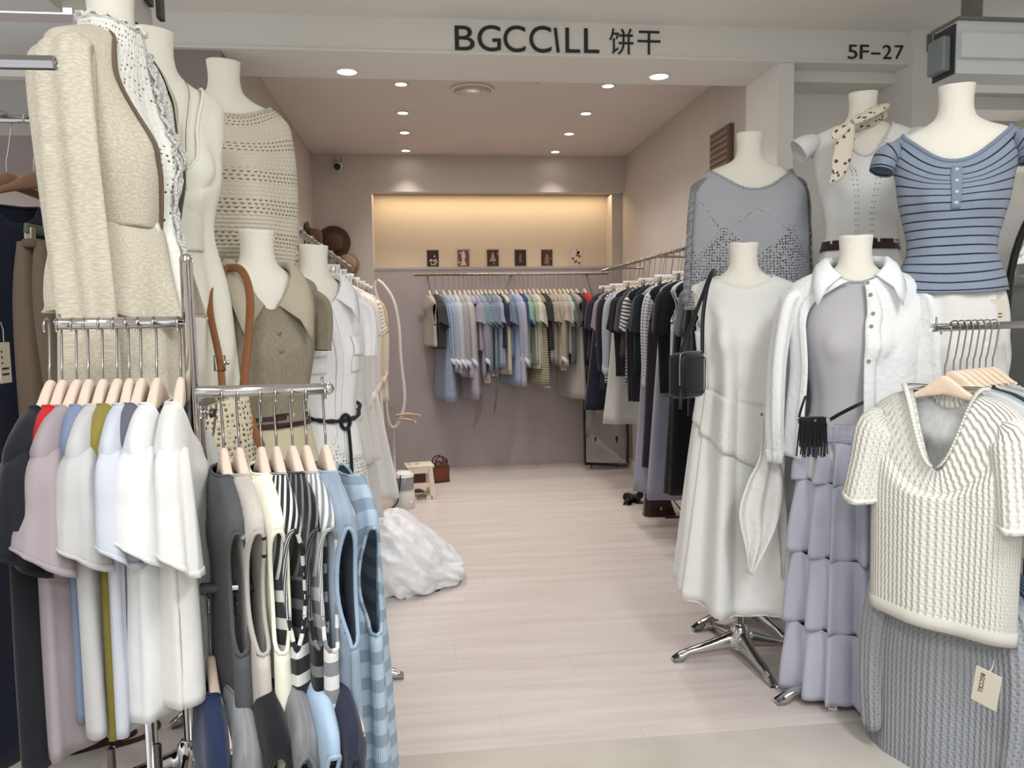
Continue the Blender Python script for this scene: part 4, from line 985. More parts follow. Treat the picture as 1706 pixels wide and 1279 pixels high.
# ---- left, raised: beige pointelle sweater
M = mannequin('white raised mannequin wearing the beige openwork knit sweater', 372, 103, 2.85, .4, G_UP, tall=True, rbase=.6)
KN = mat((222, 214, 194), 'hknit', c2=(120, 108, 92), freq=70)
rows = [(.135, .084, -.145, -.20, -.15), (.145, .087, -.150, -.21, -.16), (.185, .094, -.168, -.24, -.19), (.215, .1, -.20, -.27, -.24), (.228, .11, -.27, -.31, -.29), (.236, .13, -.36, -.38, -.36), (.24, .145, -.48, -.49, -.48), (.238, .145, -.60, -.60, -.60), (.22, .14, -.72, -.72, -.72)]
worn('knit_sweater', 'beige openwork knit sweater with loose batwing sides', 'sweater', M, rows, KN, off=.012, neck=.006, hem=.006, folds=(4, .002, .010, .2), seed=14)
worn('skirt', 'black and white skirt waist under the beige openwork sweater', 'skirt', M, [(.15, .11, -.60, -.6, -.6), (.18, .13, -.8, -.8, -.8), (.2, .16, -1.4, -1.4, -1.4)], mat((206, 202, 192)), folds=(9, .002, .015, .1), off=.005, neck=0)
# ---- left: taupe rib polo
M = mannequin('white mannequin wearing the taupe ribbed polo', 427, 384, 2.6, .60, G_LO, rbase=.2)
TP = mat((178, 168, 146), 'rib', freq=52, k=1.3, c2=(160, 149, 127)); TPC = mat((184, 175, 154), 'plain')
rows = [(.092, .076, -.118, -.26, -.11, 3.5), (.10, .08, -.124, -.27, -.118, 3.5), (.15, .088, -.145, -.29, -.155, 3), (.194, .092, -.168, -.30, -.2), (.200, .098, -.22, -.32, -.27), (.186, .112, -.30, -.35, -.33), (.174, .13, -.40, -.41, -.4), (.155, .12, -.50, -.5, -.5), (.142, .11, -.58, -.58, -.58), (.15, .112, -.615, -.615, -.615)]
po, sh = worn('knit_polo', 'taupe ribbed short sleeved polo with a wide collar', 'shirt', M, rows, TP, off=.012, neck=.003, hem=.005, folds=(5, .0005, .003, .3), seed=3)
link('collar', collar_bm(sh, gap=.16, w=.055, tip=.13, stand=.02, spread=.5), TPC, po, solid=.002)
for s in (-1, 1):
    _sleeve('sleeve', TP, po, cuff=.06, path=[(s * .168, 0, -.20), (s * .198, -.003, -.235), (s * .205, -.010, -.30), (s * .198, -.014, -.395)], a=[.05, .080, .074, .062], b=[.025, .03, .03, .024], fold=.003, n=40)
for k in range(2):
    v = sh.pt(-PI / 2 + .05, sh.tz(-.33 - .055 * k, -PI / 2)); o = link('button', lathe(bmesh.new(), [(.0075, 0), (.0075, .003), (.001, .004)], 14), mat((150, 140, 120), 'gloss', .4), po); o.location = v + Vector((0, -.004, 0)); o.rotation_euler = (PI / 2, 0, 0)
trousers(M, 'khaki beige trousers under the taupe polo', mat((206, 196, 166)), z0=-.59, belt='dark brown belt on the khaki trousers', waist=.145, hip=.175)
p = at(372, 705, 2.16)
tb = thing('mesh_tote', 'beige crochet mesh tote with long tan leather straps', 'bag', p)
b_ = bmesh.new(); P = []
for i in range(16):
    f = i / 15; rx = .085 + .03 * f; ry = .012 + .03 * math.sin(PI * min(1, f * .9 + .1))
    P.append([Vector((rx * math.cos(a), ry * math.sin(a), .07 - .30 * f)) for a in [2 * PI * k / 40 for k in range(40)]])
grid(b_, P, True, False, True, UV=lambda i, j: (j * .012, i * .018))
o = link('mesh_body', b_, mat((214, 204, 178), 'lace', freq=75, duty=.32), tb, solid=.002); o.rotation_euler = (0, 0, .9)
TAN = mat((134, 88, 52), 'leather', .5)
bpy.context.view_layer.update()
strapw(tb, [at(372, 668, 2.16), at(366, 600, 2.22), at(350, 520, 2.28), at(352, 470, 2.36), at(372, 448, 2.44), at(398, 445, 2.48)], TAN, w=.010, th=.003)
strapw(tb, [at(378, 446, 2.46), at(402, 450, 2.42), at(416, 490, 2.37), at(414, 560, 2.35), at(407, 640, 2.28), at(418, 700, 2.22), at(436, 745, 2.18)], TAN, w=.012, th=.003)
strapw(tb, [at(392, 445, 2.47), at(410, 462, 2.40), at(418, 510, 2.37), at(408, 590, 2.34), at(403, 650, 2.34)], TAN, w=.008, th=.003)
o = link('strap_buckle', tube(bmesh.new(), [(-.014, 0, .02), (.014, 0, .02), (.014, 0, -.02), (-.014, 0, -.02)], .003, 6, closed=True), CHROME, tb); o.location = at(366, 605, 2.20) - p
o = link('strap_knob', lathe(bmesh.new(), [(.005, 0), (.004, .008), (.008, .012), (.001, .016)], 12), CHROME, tb); o.location = at(373, 604, 2.20) - p; o.rotation_euler = (0, PI / 2, 0)
# ---- left: white short sleeved shirt, rope belt and lace skirt
M = mannequin('white mannequin wearing the white shirt with flap pockets', 521, 409, 2.95, .76, G_LO, rbase=.0)
WS = mat((240, 240, 240), 'plain', k=1.2)
rows = [(.088, .074, -.118, -.215, -.11, 3.5), (.10, .078, -.124, -.225, -.118, 3.5), (.15, .088, -.145, -.25, -.155, 3), (.196, .092, -.168, -.28, -.2), (.204, .098, -.22, -.31, -.27), (.192, .114, -.30, -.34, -.33), (.18, .132, -.40, -.41, -.4), (.168, .125, -.50, -.50, -.5), (.155, .115, -.60, -.60, -.60), (.172, .125, -.70, -.70, -.70), (.185, .132, -.79, -.79, -.79)]
ws, sh = worn('shirt', 'white short sleeved collared shirt with two flap pockets', 'shirt', M, rows, WS, off=.013, neck=.003, hem=.003, folds=(5, .0008, .006, .2), seed=21)
link('collar', collar_bm(sh, gap=.22, w=.05, tip=.10, stand=.02, spread=.5), WS, ws, solid=.002)
for s in (-1, 1):
    _sleeve('sleeve', WS, ws, cuff=.08, path=[(s * .168, 0, -.20), (s * .200, -.003, -.235), (s * .212, -.010, -.31), (s * .208, -.014, -.42)], a=[.05, .082, .08, .07], b=[.025, .03, .03, .026], fold=.005, n=36)
    th = -PI / 2 + s * .62
    pk = wrap(sh, th - .34, th + .34, lambda f: -.355, lambda f: -.47, .0055, 'pocket', WS, ws, n=14, m=10)
    wrap(sh, th - .36, th + .36, lambda f: -.335, lambda f: -.405 - .004 * math.sin(PI * f), .011, 'pocket_flap', WS, pk, n=14, m=8)
wrap(sh, -PI / 2 - .07, -PI / 2 + .07, lambda f: -.235, lambda f: -.78, .005, 'placket', WS, ws, n=6, m=24)
rb = thing('rope_belt', 'black braided rope belt with a ring over the white shirt', 'belt', ws.location, ws.rotation_euler.z)
BK = mat((24, 34, 34), 'rib', freq=80, k=.5, c2=(12, 18, 18))
tw = bmesh.new(); bp = []
for k in range(90):
    a = 2 * PI * k / 90; v = sh.pt(a, sh.tz(-.635, a)); o_ = Vector((v.x, v.y * 1.5, 0)).normalized(); zz = -.60 - .045 * max(0, -math.sin(a)) ** 2; bp.append(Vector((v.x, v.y, zz)) + o_ * .012)
bp.append(bp[0])
for q in range(2): tube(tw, [v + Vector((0, 0, .0035 * math.sin(i * .9 + q * PI))) + Vector((v.x, v.y, 0)).normalized() * .0035 * math.cos(i * .9 + q * PI) for i, v in enumerate(bp)], .0055, 7)
link('braid', tw, BK, rb)
kf = bp[68]
link('ring', tube(bmesh.new(), [kf + Vector((.02 * math.cos(a) + .01, -.008, .026 * math.sin(a) - .005)) for a in [2 * PI * k / 20 for k in range(20)]], .007, 8, closed=True), BK, rb)
for k in range(2): link('hanging_cord', tube(bmesh.new(), spline([kf + Vector((.018 + .006 * k, -.01, -.02)), kf + Vector((.02 + .006 * k, -.018, -.15)), kf + Vector((.016 + .012 * k, -.02, -.30 - .03 * k))], 12), .0035, 6), BK, rb)
worn('lace_skirt', 'long white crochet lace skirt below the white shirt', 'skirt', M, [(.160, .12, -.70, -.7, -.7), (.18, .135, -.80, -.8, -.8), (.195, .15, -1.0, -1.0, -1.0), (.21, .165, -1.25, -1.25, -1.25), (.222, .175, -1.45, -1.45, -1.45), (.23, .18, -1.62, -1.62, -1.62)], mat((236, 238, 234), 'eyelet', freq=75, duty=.3), folds=(8, .002, .012, .1), seed=5, off=.006, neck=0, hem=.004, n=110)
worn('underskirt', 'plain white underskirt showing through the lace skirt', 'skirt', M, [(.14, .105, -.70, -.7, -.7), (.155, .12, -.80, -.8, -.8), (.168, .125, -1.0, -1.0, -1.0), (.18, .135, -1.25, -1.25, -1.25), (.19, .145, -1.56, -1.56, -1.56)], mat((232, 232, 230)), folds=(8, .002, .006, .1), seed=5, off=.003, neck=0)
# ================================================================ racks and hung clothes
WOOD = mat((222, 202, 184), 'plain', .5); WOODB = mat((138, 104, 82), 'plain', .45); WHITEH = mat((232, 230, 224), 'gloss', .4)
def rod(par, a, b, r=.0125, name='rail', m_=None, cap=True):
    o = link(name, tube(bmesh.new(), [Vector(a), Vector(a).lerp(Vector(b), .5), Vector(b)], r, 16), m_ or CHROME, par); return o
def gcol(c):
    if isinstance(c, (tuple,)): return mat(c)
    return c
# ---- left four-way rack
RY = 1.64
u0 = at(318, 600, RY); X0 = u0.x
rack = thing('display_rack', 'chrome multi arm rack at the front left holding tees and knit tanks', 'clothes rack', (X0, RY, 0))
zr1 = at(200, 538, RY).z; zr2 = at(440, 650, RY).z; ztop = at(318, 422, RY).z; zc = at(330, 688, RY).z
L2_ = zr2 - at(440, 753, RY).z; xl = at(94, 538, RY).x - X0; xr = at(547, 648, RY).x - X0
rod(rack, (0, 0, .05), (0, 0, ztop - .012), .0125, 'upright')
o = link('upright_cap', lathe(bmesh.new(), [(.0127, -.004), (.0127, .004), (.009, .012), (.001, .014)], 18, c=(0, 0, ztop - .014)), CHROME, rack)
rod(rack, (.002, .022, .03), (.002, .022, zc), .015, 'outer_tube')
link('tube_collar', lathe(bmesh.new(), [(.019, 0), (.02, .004), (.02, .022), (.017, .026)], 18, c=(.002, .022, zc - .012)), CHROME, rack)
o = link('clamp_knob', tube(bmesh.new(), [(.02, .01, zc), (.034, .0, zc), (.036, .0, zc), (.046, -.004, zc)], [.004, .004, .011, .009], 12), CHROME, rack)
arm = rod(rack, (0, 0, zr1), (xl, 0, zr1), .0118, 'arm'); rod(arm, (xl + .006, 0, zr1), (xl + .006, 0, zr1 + .02), .003, 'end_pin')
arm = rod(rack, (0, 0, zr2), (xr, 0, zr2), .0118, 'arm'); rod(arm, (xr - .012, 0, zr2), (xr - .012, 0, zr2 + .026), .003, 'end_pin')
link('end_ball', lathe(bmesh.new(), [(.001, -.013), (.009, -.009), (.013, 0), (.009, .009), (.001, .013)], 16, c=(xr, 0, zr2)), CHROME, arm)
zlow = at(450, 1062, RY - .07).z + L2_ - .02
rod(rack, (0, 0, zlow), (0, -.07, zlow), .0118, 'arm')
rod(rack, (0, -.07, zlow), (xr * .95, -.07, zlow), .0118, 'arm')
rod(rack, (0, .03, .14), (xl * 1.05, .03, .14), .012, 'lower_bar')
for k, (dx, dy) in enumerate(((.34, .12), (-.36, .1), (-.05, -.28), (.05, .42))): rod(rack, (0, .02, .045), (dx, dy, .02), .014, 'foot')
for k, x_ in enumerate((-.115, -.03, -.21)): rod(rack, (x_, .02, .05), (x_, .02, .5), .009, 'rear_post', STEEL)
L1_ = at(200, 538, RY).z - at(200, 640, RY).z
tees = [(84, (26, 28, 34), 'black short sleeved tee, leftmost on the left rack arm', .70), (104, (186, 28, 34), 'bright red tee between the black and mauve tees', .66), (128, (158, 148, 152), 'mauve grey short sleeved tee on the left rack', .68), (148, (120, 134, 160), 'dusty blue tee mostly hidden behind the light grey one', .62),
        (172, (188, 188, 188), 'light silver grey tee right of the mauve one', .64), (196, (134, 124, 58), 'olive tee hidden between the two grey tees', .66), (216, (194, 198, 208), 'pale bluish grey tee left of the white tees', .64), (236, (92, 96, 108), 'slate grey tee squeezed left of the white tees', .6), (262, (220, 221, 222), 'white short sleeved tee, left one of the white pair', .62), (302, (221, 221, 217), 'white tee beside the chrome upright', .60)]
for i, (px, col, lab, ln) in enumerate(tees):
    x = at(px, 640, RY).x; z = zr1 - L1_ + .0; rz = PI / 2 + .10 + .04 * math.sin(i * 2.3)
    rr = random.Random(i)
    put_hanger('left', (x, RY, z), rz, 'wooden hanger of the ' + lab, 'wooden hangers on the left rack arm', L=L1_ - .004, m_=WOOD, hump=.062, thick=.012, loop=.0145, hw=.165, wire=.0026)
    t, sh = garment('tee_shirt', lab, 't-shirt', 'tees on the left rack arm', (x, RY, z), rz, mat(col, 'plain', k=.7), ln=ln, w=.165 if i in (1, 3, 5, 7) else .196, wm=.165 if i in (1, 3, 5, 7) else .19, wh=.175 if i in (1, 3, 5, 7) else .2, d=.022 if i in (1, 3, 5, 7) else .036, dh=.026 if i in (1, 3, 5, 7) else .044, sll=.17 if i in (1, 3, 5, 7) else .195 + .012 * math.sin(i * 3), slw=.05 if i in (1, 3, 5, 7) else .064, cuff=.10, nd=.12, seed=20 + i, n=64, m=40, folds=(5, .001, .009, .2), nw=.082)
# ---- right arm: sleeveless knits
ST = lambda a, b, f=22, du=.5, p='hstripe': mat(a, p, c2=b, freq=f, duty=du)
tanks = [(373, ('zone', (92, 94, 98), (200, 200, 200)), 'charcoal ribbed tank with thin pale stripes near the hem', .80), (399, ('zone', (214, 208, 200), (40, 40, 44)), 'oatmeal ribbed tank with black stripes near the hem', .82), (436, mat((236, 234, 218)), 'plain cream knit tank on the right rack arm', .66), (461, ST((34, 36, 42), (232, 232, 228), 19, .42, 'dstripe'), 'black tank with bold white stripes', .60), (488, ST((26, 26, 30), (120, 122, 126), 17, .35, 'dstripe'), 'black and grey striped tank behind the white striped one', .56), (511, ST((136, 140, 144), (226, 226, 224), 19, .5, 'dstripe'), 'grey tank with bold white stripes', .58), (543, mat((172, 190, 208), 'rib', freq=60, k=.4, c2=(160, 178, 198)), 'light blue ribbed tank nearest the arm end', .70)]
def zone_mat(a, b, z0):
    m_ = bpy.data.materials.new('banded_knit'); m_.use_nodes = True; T = NT(m_); u, v, uv, ob = T.uv()
    T.b.inputs['Roughness'].default_value = .9
    s_ = T.math('MULTIPLY', T.math('LESS_THAN', T.math('FRACT', T.math('MULTIPLY', v, 24)), .18), T.math('GREATER_THAN', v, z0))
    T.l(T.mix(s_, lin(a), lin(b)), T.b.inputs['Base Color']); T.bump(T.math('SINE', T.math('MULTIPLY', u, 2 * PI * 160)), .6, .0018); return m_
for i, (px, mt, lab, ln) in enumerate(tanks):
    if isinstance(mt, tuple): mt = zone_mat(mt[1], mt[2], .45)
    x = at(px, 753, RY).x; z = zr2 - L2_; rz = PI / 2 + .34 + .03 * math.sin(i * 1.9)
    put_hanger('left', (x, RY, z), rz, 'wooden hanger of the ' + lab, 'wooden hangers on the right rack arm')
    garment('knit_tank', lab, 'tank top', 'sleeveless knits on the right rack arm', (x, RY, z), rz, mt, ln=ln, w=.190, wm=.185, wh=.185, d=.032, dh=.038, sl='none', nd=.12, seed=50 + i, n=72, m=56, folds=(4, .001, .008, .3), hole=(-.24, .12, .55), nw=.078, trim=(mat((150, 172, 194)) if i == 6 else None), hemband=True)
x = at(580, 760, RY + .05).x
garment('long_striped_dress', 'long light blue and grey striped dress at the end of the rack arm', 'dress', None, (x + .0, RY + .10, zr2 - .16), PI / 2 + .34, ST((176, 196, 212), (142, 160, 178), 17, .45), ln=1.02, w=.16, wm=.16, wh=.19, d=.04, dh=.06, sl='none', seed=77, n=72, m=60, folds=(6, .001, .016, .2), hole=(-.24, .115, .55))
rod(rack, (0, 0, zr2 - .03), (-.0, .30, zr2 - .03), .0118, 'arm')
q = at(352, 690, RY + .22)
put_hanger('left', (q.x, RY + .22, zr2 - .03 - L2_), -.25, 'wooden hanger of the plain white tee behind the chrome upright', 'wooden hangers on the left rack arm')
garment('tee_shirt', 'plain white tee behind the chrome upright of the left rack', 't-shirt', None, (q.x, RY + .22, zr2 - .03 - L2_), -.25, mat((238, 238, 234)), ln=.6, w=.19, d=.03, seed=66)
# ---- lower arm
low = [(352, (36, 46, 78), 'dark navy top on the lower arm, partly under the charcoal tank'), (398, (176, 178, 182), 'grey knit top on the lower arm beside the navy one'), (438, (28, 30, 34), 'black top on the lower rack arm'), (482, (164, 164, 168), 'mid grey rib top on the lower rack arm'), (520, (170, 194, 216), 'sky blue top on the lower rack arm'), (556, (44, 48, 66), 'dark slate navy top at the end of the lower arm')]
for i, (px, col, lab) in enumerate(low):
    x = at(px, 1100, RY - .07).x; z = at(px, 1062, RY - .07).z - (.03 if i in (0, 1) else 0); rz = PI / 2 + .32
    put_hanger('left', (x, RY - .07, z - .02), rz, 'wooden hanger of the ' + lab, 'wooden hangers on the lower rack arm')
    garment('knit_pullover', lab, 'top', 'tops on the lower rack arm', (x, RY - .07, z - .02), rz, mat(col, 'rib' if i in (1, 3) else 'plain', c2=tuple(int(v * .85) for v in col), freq=60, k=.5), ln=.5, w=.19, d=.03, sl='none', nd=.11, seed=90 + i, hole=(-.24, .11, .55), n=56, m=36)
# ---- neighbour rack, far left
nr = thing('neighbour_rack', 'chrome rails of the neighbouring rack at the left edge', 'clothes rack', (at(60, 105, 1.5).x, 1.5, 0))
nx = nr.location.x; a = at(92, 105, 1.5); b = at(66, 198, 2.4)
rod(nr, (a.x - nx, 0, a.z), (a.x - nx - 1.0, 0, a.z), .0125, 'front_rail')
rod(nr, (b.x - nx, .9, b.z), (b.x - nx - 1.2, .9, b.z), .0125, 'rear_rail')
rod(nr, (a.x - nx - .95, 0, 0), (a.x - nx - .95, 0, a.z), .0125, 'post'); rod(nr, (b.x - nx - 1.1, .9, 0), (b.x - nx - 1.1, .9, b.z), .0125, 'post')
rod(nr, (a.x - nx - .95, 0, a.z), (b.x - nx - 1.1, .9, b.z), .012, 'cross_rail')
for i, (px, lab) in enumerate(((44, 'brown wooden hanger on the neighbour rail, right one'), (6, 'brown wooden hanger on the neighbour rail, left one'))):
    q = at(px + (8 if i == 0 else 0), 292, 2.38)
    put_hanger('brown', (q.x, 2.4, q.z), PI / 2 - .75, lab, 'brown hangers on the neighbour rail', L=b.z - q.z, m_=WOODB, hump=.05, thick=.016, hw=.2)
    garment('dark_coat' if i else 'navy_dress', 'black coat at the very left edge' if i else 'long dark navy dress on a brown hanger at the left edge', 'coat' if i else 'dress', None, (q.x - .02, 2.36 if i else 2.3, q.z - .06), PI / 2 - .5, mat((30, 31, 40) if i else (26, 30, 48)), ln=1.55, w=.19, wm=.2, wh=.24, d=.05, dh=.1, sl='long' if i else 'none', sll=.55, seed=5 + i, folds=(6, .002, .016, .1))
q = at(74, 398, 2.3)
t = thing('trousers', 'brown taupe trousers clipped on the neighbour rail', 'trousers', (q.x, 2.3, q.z))
for s in (-1, 1):
    _sleeve('trouser_leg', mat((112, 98, 84), 'plain'), t, path=[(s * .022, .0, -.02), (s * .026, -.01, -.2), (s * .04 + .02, -.02, -.6), (s * .04 + .03, -.02, -1.0)], a=[.09, .1, .09, .09], b=[.028, .04, .045, .045], fold=.006, n=36, m=26, seed=s)
link('waistband', tube(bmesh.new(), [(.034 * math.cos(k * PI / 12), .095 * math.sin(k * PI / 12), -.02) for k in range(24)], 1, 6, a=.012, b=.006, closed=True), mat((104, 90, 76)), t)
clip_hanger((q.x, 2.3, q.z + .035), PI / 2, 'green grey clip hanger holding the brown trousers', None, L=b.z - q.z - .035, m_=mat((92, 104, 84), 'gloss'), hw=.1)
q = at(14, 590, 2.0)
# ---- front right rack
A = at(1556, 546, 2.02); D = Vector((.88, .475, 0)).normalized(); rzr = math.atan2(D.y, D.x) - PI / 2
rr_ = thing('display_rack', 'chrome arm rack at the front right holding the cable knit polos', 'clothes rack', (A.x + D.x * .66, A.y + D.y * .66, 0))
o_ = rr_.location
rod(rr_, A - o_, A - o_ + D * .66, .0118, 'arm'); rod(rr_, A - o_ + D * .012, A - o_ + D * .012 + Vector((0, 0, .03)), .003, 'end_pin')
rod(rr_, (0, 0, .03), (0, 0, A.z + .05), .0135, 'upright')
zl = at(1560, 850, 2.1).z
rod(rr_, (0, 0, zl), -D * .58 + Vector((0, 0, zl)), .0118, 'arm')
rod(rr_, (0, 0, A.z - .1), D * .5 + Vector((0, 0, A.z - .1)), .0118, 'arm')
for k in range(4):
    a_ = k * PI / 2 + .5; rod(rr_, (0, 0, .05), (.3 * math.cos(a_), .3 * math.sin(a_), .018), .014, 'foot')
L3 = .139
polo_m = mat((238, 237, 228), 'cable', k=.7, freq=75, c2=(214, 212, 202))
items = [(.035, 'poloW', 'white cable knit polo with an open collar, frontmost on the right rack'), (.085, (238, 240, 240), 'white knit top directly behind the cable knit polo'), (.125, (176, 204, 210), 'pale aqua knit top on the right rack'), (.165, (48, 52, 66), 'navy knit top on the right rack'), (.205, (226, 220, 206), 'cream knit top on the right rack behind the navy one'), (.245, (176, 186, 196), 'light grey blue knit top on the right rack'), (.285, (228, 228, 226), 'off-white knit top near the right rack upright'), (.33, (60, 64, 76), 'charcoal knit top nearest the right rack upright')]
for i, (s_, c_, lab) in enumerate(items):
    P_ = A + D * (s_ + .035); P_.z -= L3 + (.012 if i == 0 else 0)
    put_hanger('right', P_, rzr + .03 * math.sin(i), 'wooden hanger of the ' + lab, 'wooden hangers on the front right rack', L=L3 + .004, m_=mat((236, 214, 190), 'plain', .45), hump=.058, thick=.011, hw=.178, loop=.0145)
    if i == 0:
        t, sh = garment('cable_knit_polo', lab, 'polo shirt', None, P_, rzr, polo_m, ln=.72, w=.205, wm=.21, wh=.205, d=.06, dh=.055, sl='short', sll=.26, slw=.10, nd=.265, nw=.094, neckp=4, seed=4, n=96, m=60, folds=(4, .001, .006, .2), cuff=.07, solid=.004, hemband=True)
        flat_collar(sh, lambda e: (.075 + .05 * max(0, 1 - abs(e - .52) / .14)) if e < .58 else max(.018, .09 - (e - .58) * .30), m_=mat((240, 239, 231), 'rib', freq=30, k=.8, c2=(236, 235, 226)), par=t, off=.020)
        link('hem_rib', sh.build(bmesh.new(), .965, 1.0), mat((240, 238, 228), 'rib', freq=90, k=.4, c2=(236, 234, 224)), t, solid=.006)
        polo = t
    else:
        garment('knit_pullover', lab, 'top', 'knit tops on the front right rack', P_, rzr + .04 * math.sin(i * 2), mat(c_, 'rib', freq=50, k=.5, c2=tuple(int(v * .92) for v in c_)), ln=.5, w=.2, wm=.205, d=.022, sll=.2, nd=.1, seed=30 + i)
P_ = A + D * .10 - Vector((.0, -.02, A.z - zl)); P_.z = zl - .1
GCK = mat((164, 168, 174), 'cable', k=.9, freq=75, c2=(136, 141, 148))
P_ = Vector((A.x + D.x * .13, A.y + D.y * .13, zl - .12))
put_hanger('right', P_, rzr, 'pale wooden hanger under the white cable knit polo', 'wooden hangers on the front right rack')
t, sh = garment('cable_knit_sweater', 'blue grey cable knit sweater hanging below the white polo', 'sweater', None, P_, rzr, GCK, ln=.78, w=.2, wm=.215, wh=.215, d=.05, dh=.05, sl='long', sll=.50, slw=.08, nd=.12, seed=8, n=90, m=60, folds=(4, .001, .008, .2), solid=.003, hemband=True)
garment('knit_sweater', 'denim blue knit sweater behind the grey cable knit', 'sweater', None, P_ + D * .12, rzr, mat((92, 108, 136), 'cable', freq=75, c2=(70, 84, 110)), ln=.6, w=.2, wm=.21, d=.035, sl='long', sll=.5, nd=.1, seed=18)
# the big paper tag at the polo hem
bpy.context.view_layer.update()
q = at(1648, 1118, 1.80); inv = polo.matrix_world.inverted()
tg = link('hang_tag', box(bmesh.new(), -.033, .033, -.0012, .0012, -.098, 0, bev=.0005), TAGM, polo, smooth=False); tg.matrix_parent_inverse = Matrix(); tg.location = inv @ q; tg.rotation_euler = (0, .12, -.1)
cu = bpy.data.curves.new('tmp', 'FONT'); cu.body = 'BGCCILL'; cu.size = .0165; cu.extrude = .0004
o = bpy.data.objects.new('tmp', cu); C.objects.link(o); bpy.context.view_layer.update()
me = bpy.data.meshes.new_from_object(o.evaluated_get(bpy.context.evaluated_depsgraph_get())); bpy.data.objects.remove(o); me.materials.clear(); me.materials.append(INK)
o = bpy.data.objects.new('tag_lettering', me); C.objects.link(o); o.parent = tg; o.rotation_euler = (PI / 2, PI / 2, 0); o.location = (-.018, -.0018, -.012); o.scale = (.85, 1, 1)
link('tag_string', tube(bmesh.new(), [(0, 0, -.006), (.004, .006, .012), (0, .012, .03)], .0012, 5), mat((225, 220, 205), 'flat'), tg)
# ---- back wall rail
RB = 7.0
a = at(690, 458, RB); b = at(1003, 455, RB); zb = (a.z + b.z) / 2
br = thing('wall_rail', 'long chrome clothes rail in front of the back wall', 'clothes rail', (a.x, RB, zb))
rod(br, (0, 0, 0), (b.x - a.x + .06, 0, 0), .013, 'rail', STEEL)
for x_ in (.12, .9, 1.62):
    s_ = rod(br, (x_, 0, 0), (x_, .25, 0), .009, 'bracket', STEEL)
LB = zb - at(850, 484, RB).z
def cl(c): return c
backs = [(715, (196, 188, 178), 'n', .40, 'small taupe and white sleeveless top, leftmost on the back rail'), (726, (62, 66, 68), 's', .42, 'charcoal top behind the blue gingham shirt'),
 (738, ('check', (84, 124, 190), (196, 212, 236)), 'l', .86, 'blue gingham shirt with ruffled hem on the back rail'), (748, (168, 186, 212), 'l', .60, 'powder blue shirt right of the gingham shirt'), (757, (198, 210, 222), 'l', .62, 'pale icy blue shirt with white cuff'), (765, (176, 176, 180), 'l', .64, 'cool grey shirt left of the light grey one'),
 (773, (196, 196, 194), 'l', .66, 'light warm grey shirt on the back rail'), (780, (176, 170, 196), 'n', .84, 'long sheer lavender slip hanging low'), (787, (166, 164, 188), 's', .44, 'dusty lavender short sleeved top'), (794, (158, 156, 176), 'l', .66, 'grey lavender shirt with a pale cuff'), (801, (120, 164, 176), 's', .48, 'teal short sleeved top on the back rail'),
 (808, ('stripe', (112, 134, 164), (140, 160, 186)), 's', .62, 'steel blue striped shirt dress'), (815, (122, 142, 168), 's', .60, 'steel blue top beside the striped one'), (822, (152, 172, 204), 's', .58, 'soft blue top left of the dark navy one'), (829, (42, 48, 72), 's', .42, 'dark navy tee between the blues'), (834, (216, 206, 180), 'n', .64, 'cream camisole with long ties'),
 (842, (116, 138, 178), 's', .50, 'mid blue tee left of the pale blue shirt'), (851, (156, 174, 212), 'l', .72, 'pale blue long shirt with white cuff, mid rail'), (859, (186, 186, 210), 'l', .74, 'lilac striped long shirt, mid rail'), (866, (40, 76, 146), 's', .46, 'royal blue top on the back rail'), (873, (150, 186, 172), 's', .58, 'mint green short sleeved top left of the cream one'),
 (880, (168, 192, 160), 's', .56, 'sage green tee beside the mint top'), (888, (222, 214, 196), 's', .60, 'cream short sleeved top with yellow tint'), (895, ('stripe', (206, 198, 160), (136, 132, 96)), 'n', .74, 'olive and cream striped long knit'), (903, (60, 58, 56), 's', .44, 'dark grey tee behind the beige striped one'), (909, ('stripe', (196, 186, 176), (150, 140, 134)), 's', .54, 'beige tee with thin stripes'), (916, (182, 166, 150), 's', .56, 'taupe short sleeved top on the back rail'),
 (923, (190, 178, 146), 'l', .58, 'khaki beige shirt on the back rail'), (931, (196, 180, 176), 's', .58, 'dusty pink beige top'), (938, (184, 208, 194), 's', .48, 'mint tee beside the long beige dress'), (944, (104, 112, 104), 's', .56, 'grey green tee behind the long beige dress'), (951, (186, 180, 170), 'n', .86, 'long greige dress near the red top'), (960, (40, 42, 58), 's', .58, 'navy tee left of the red top'), (973, (182, 34, 38), 's', .58, 'bright red tee, rightmost on the back rail')]
def mute(c, k=.28, d=.90):
    g = sum(c) / 3; return tuple(int((v + (g - v) * k) * d) for v in c)
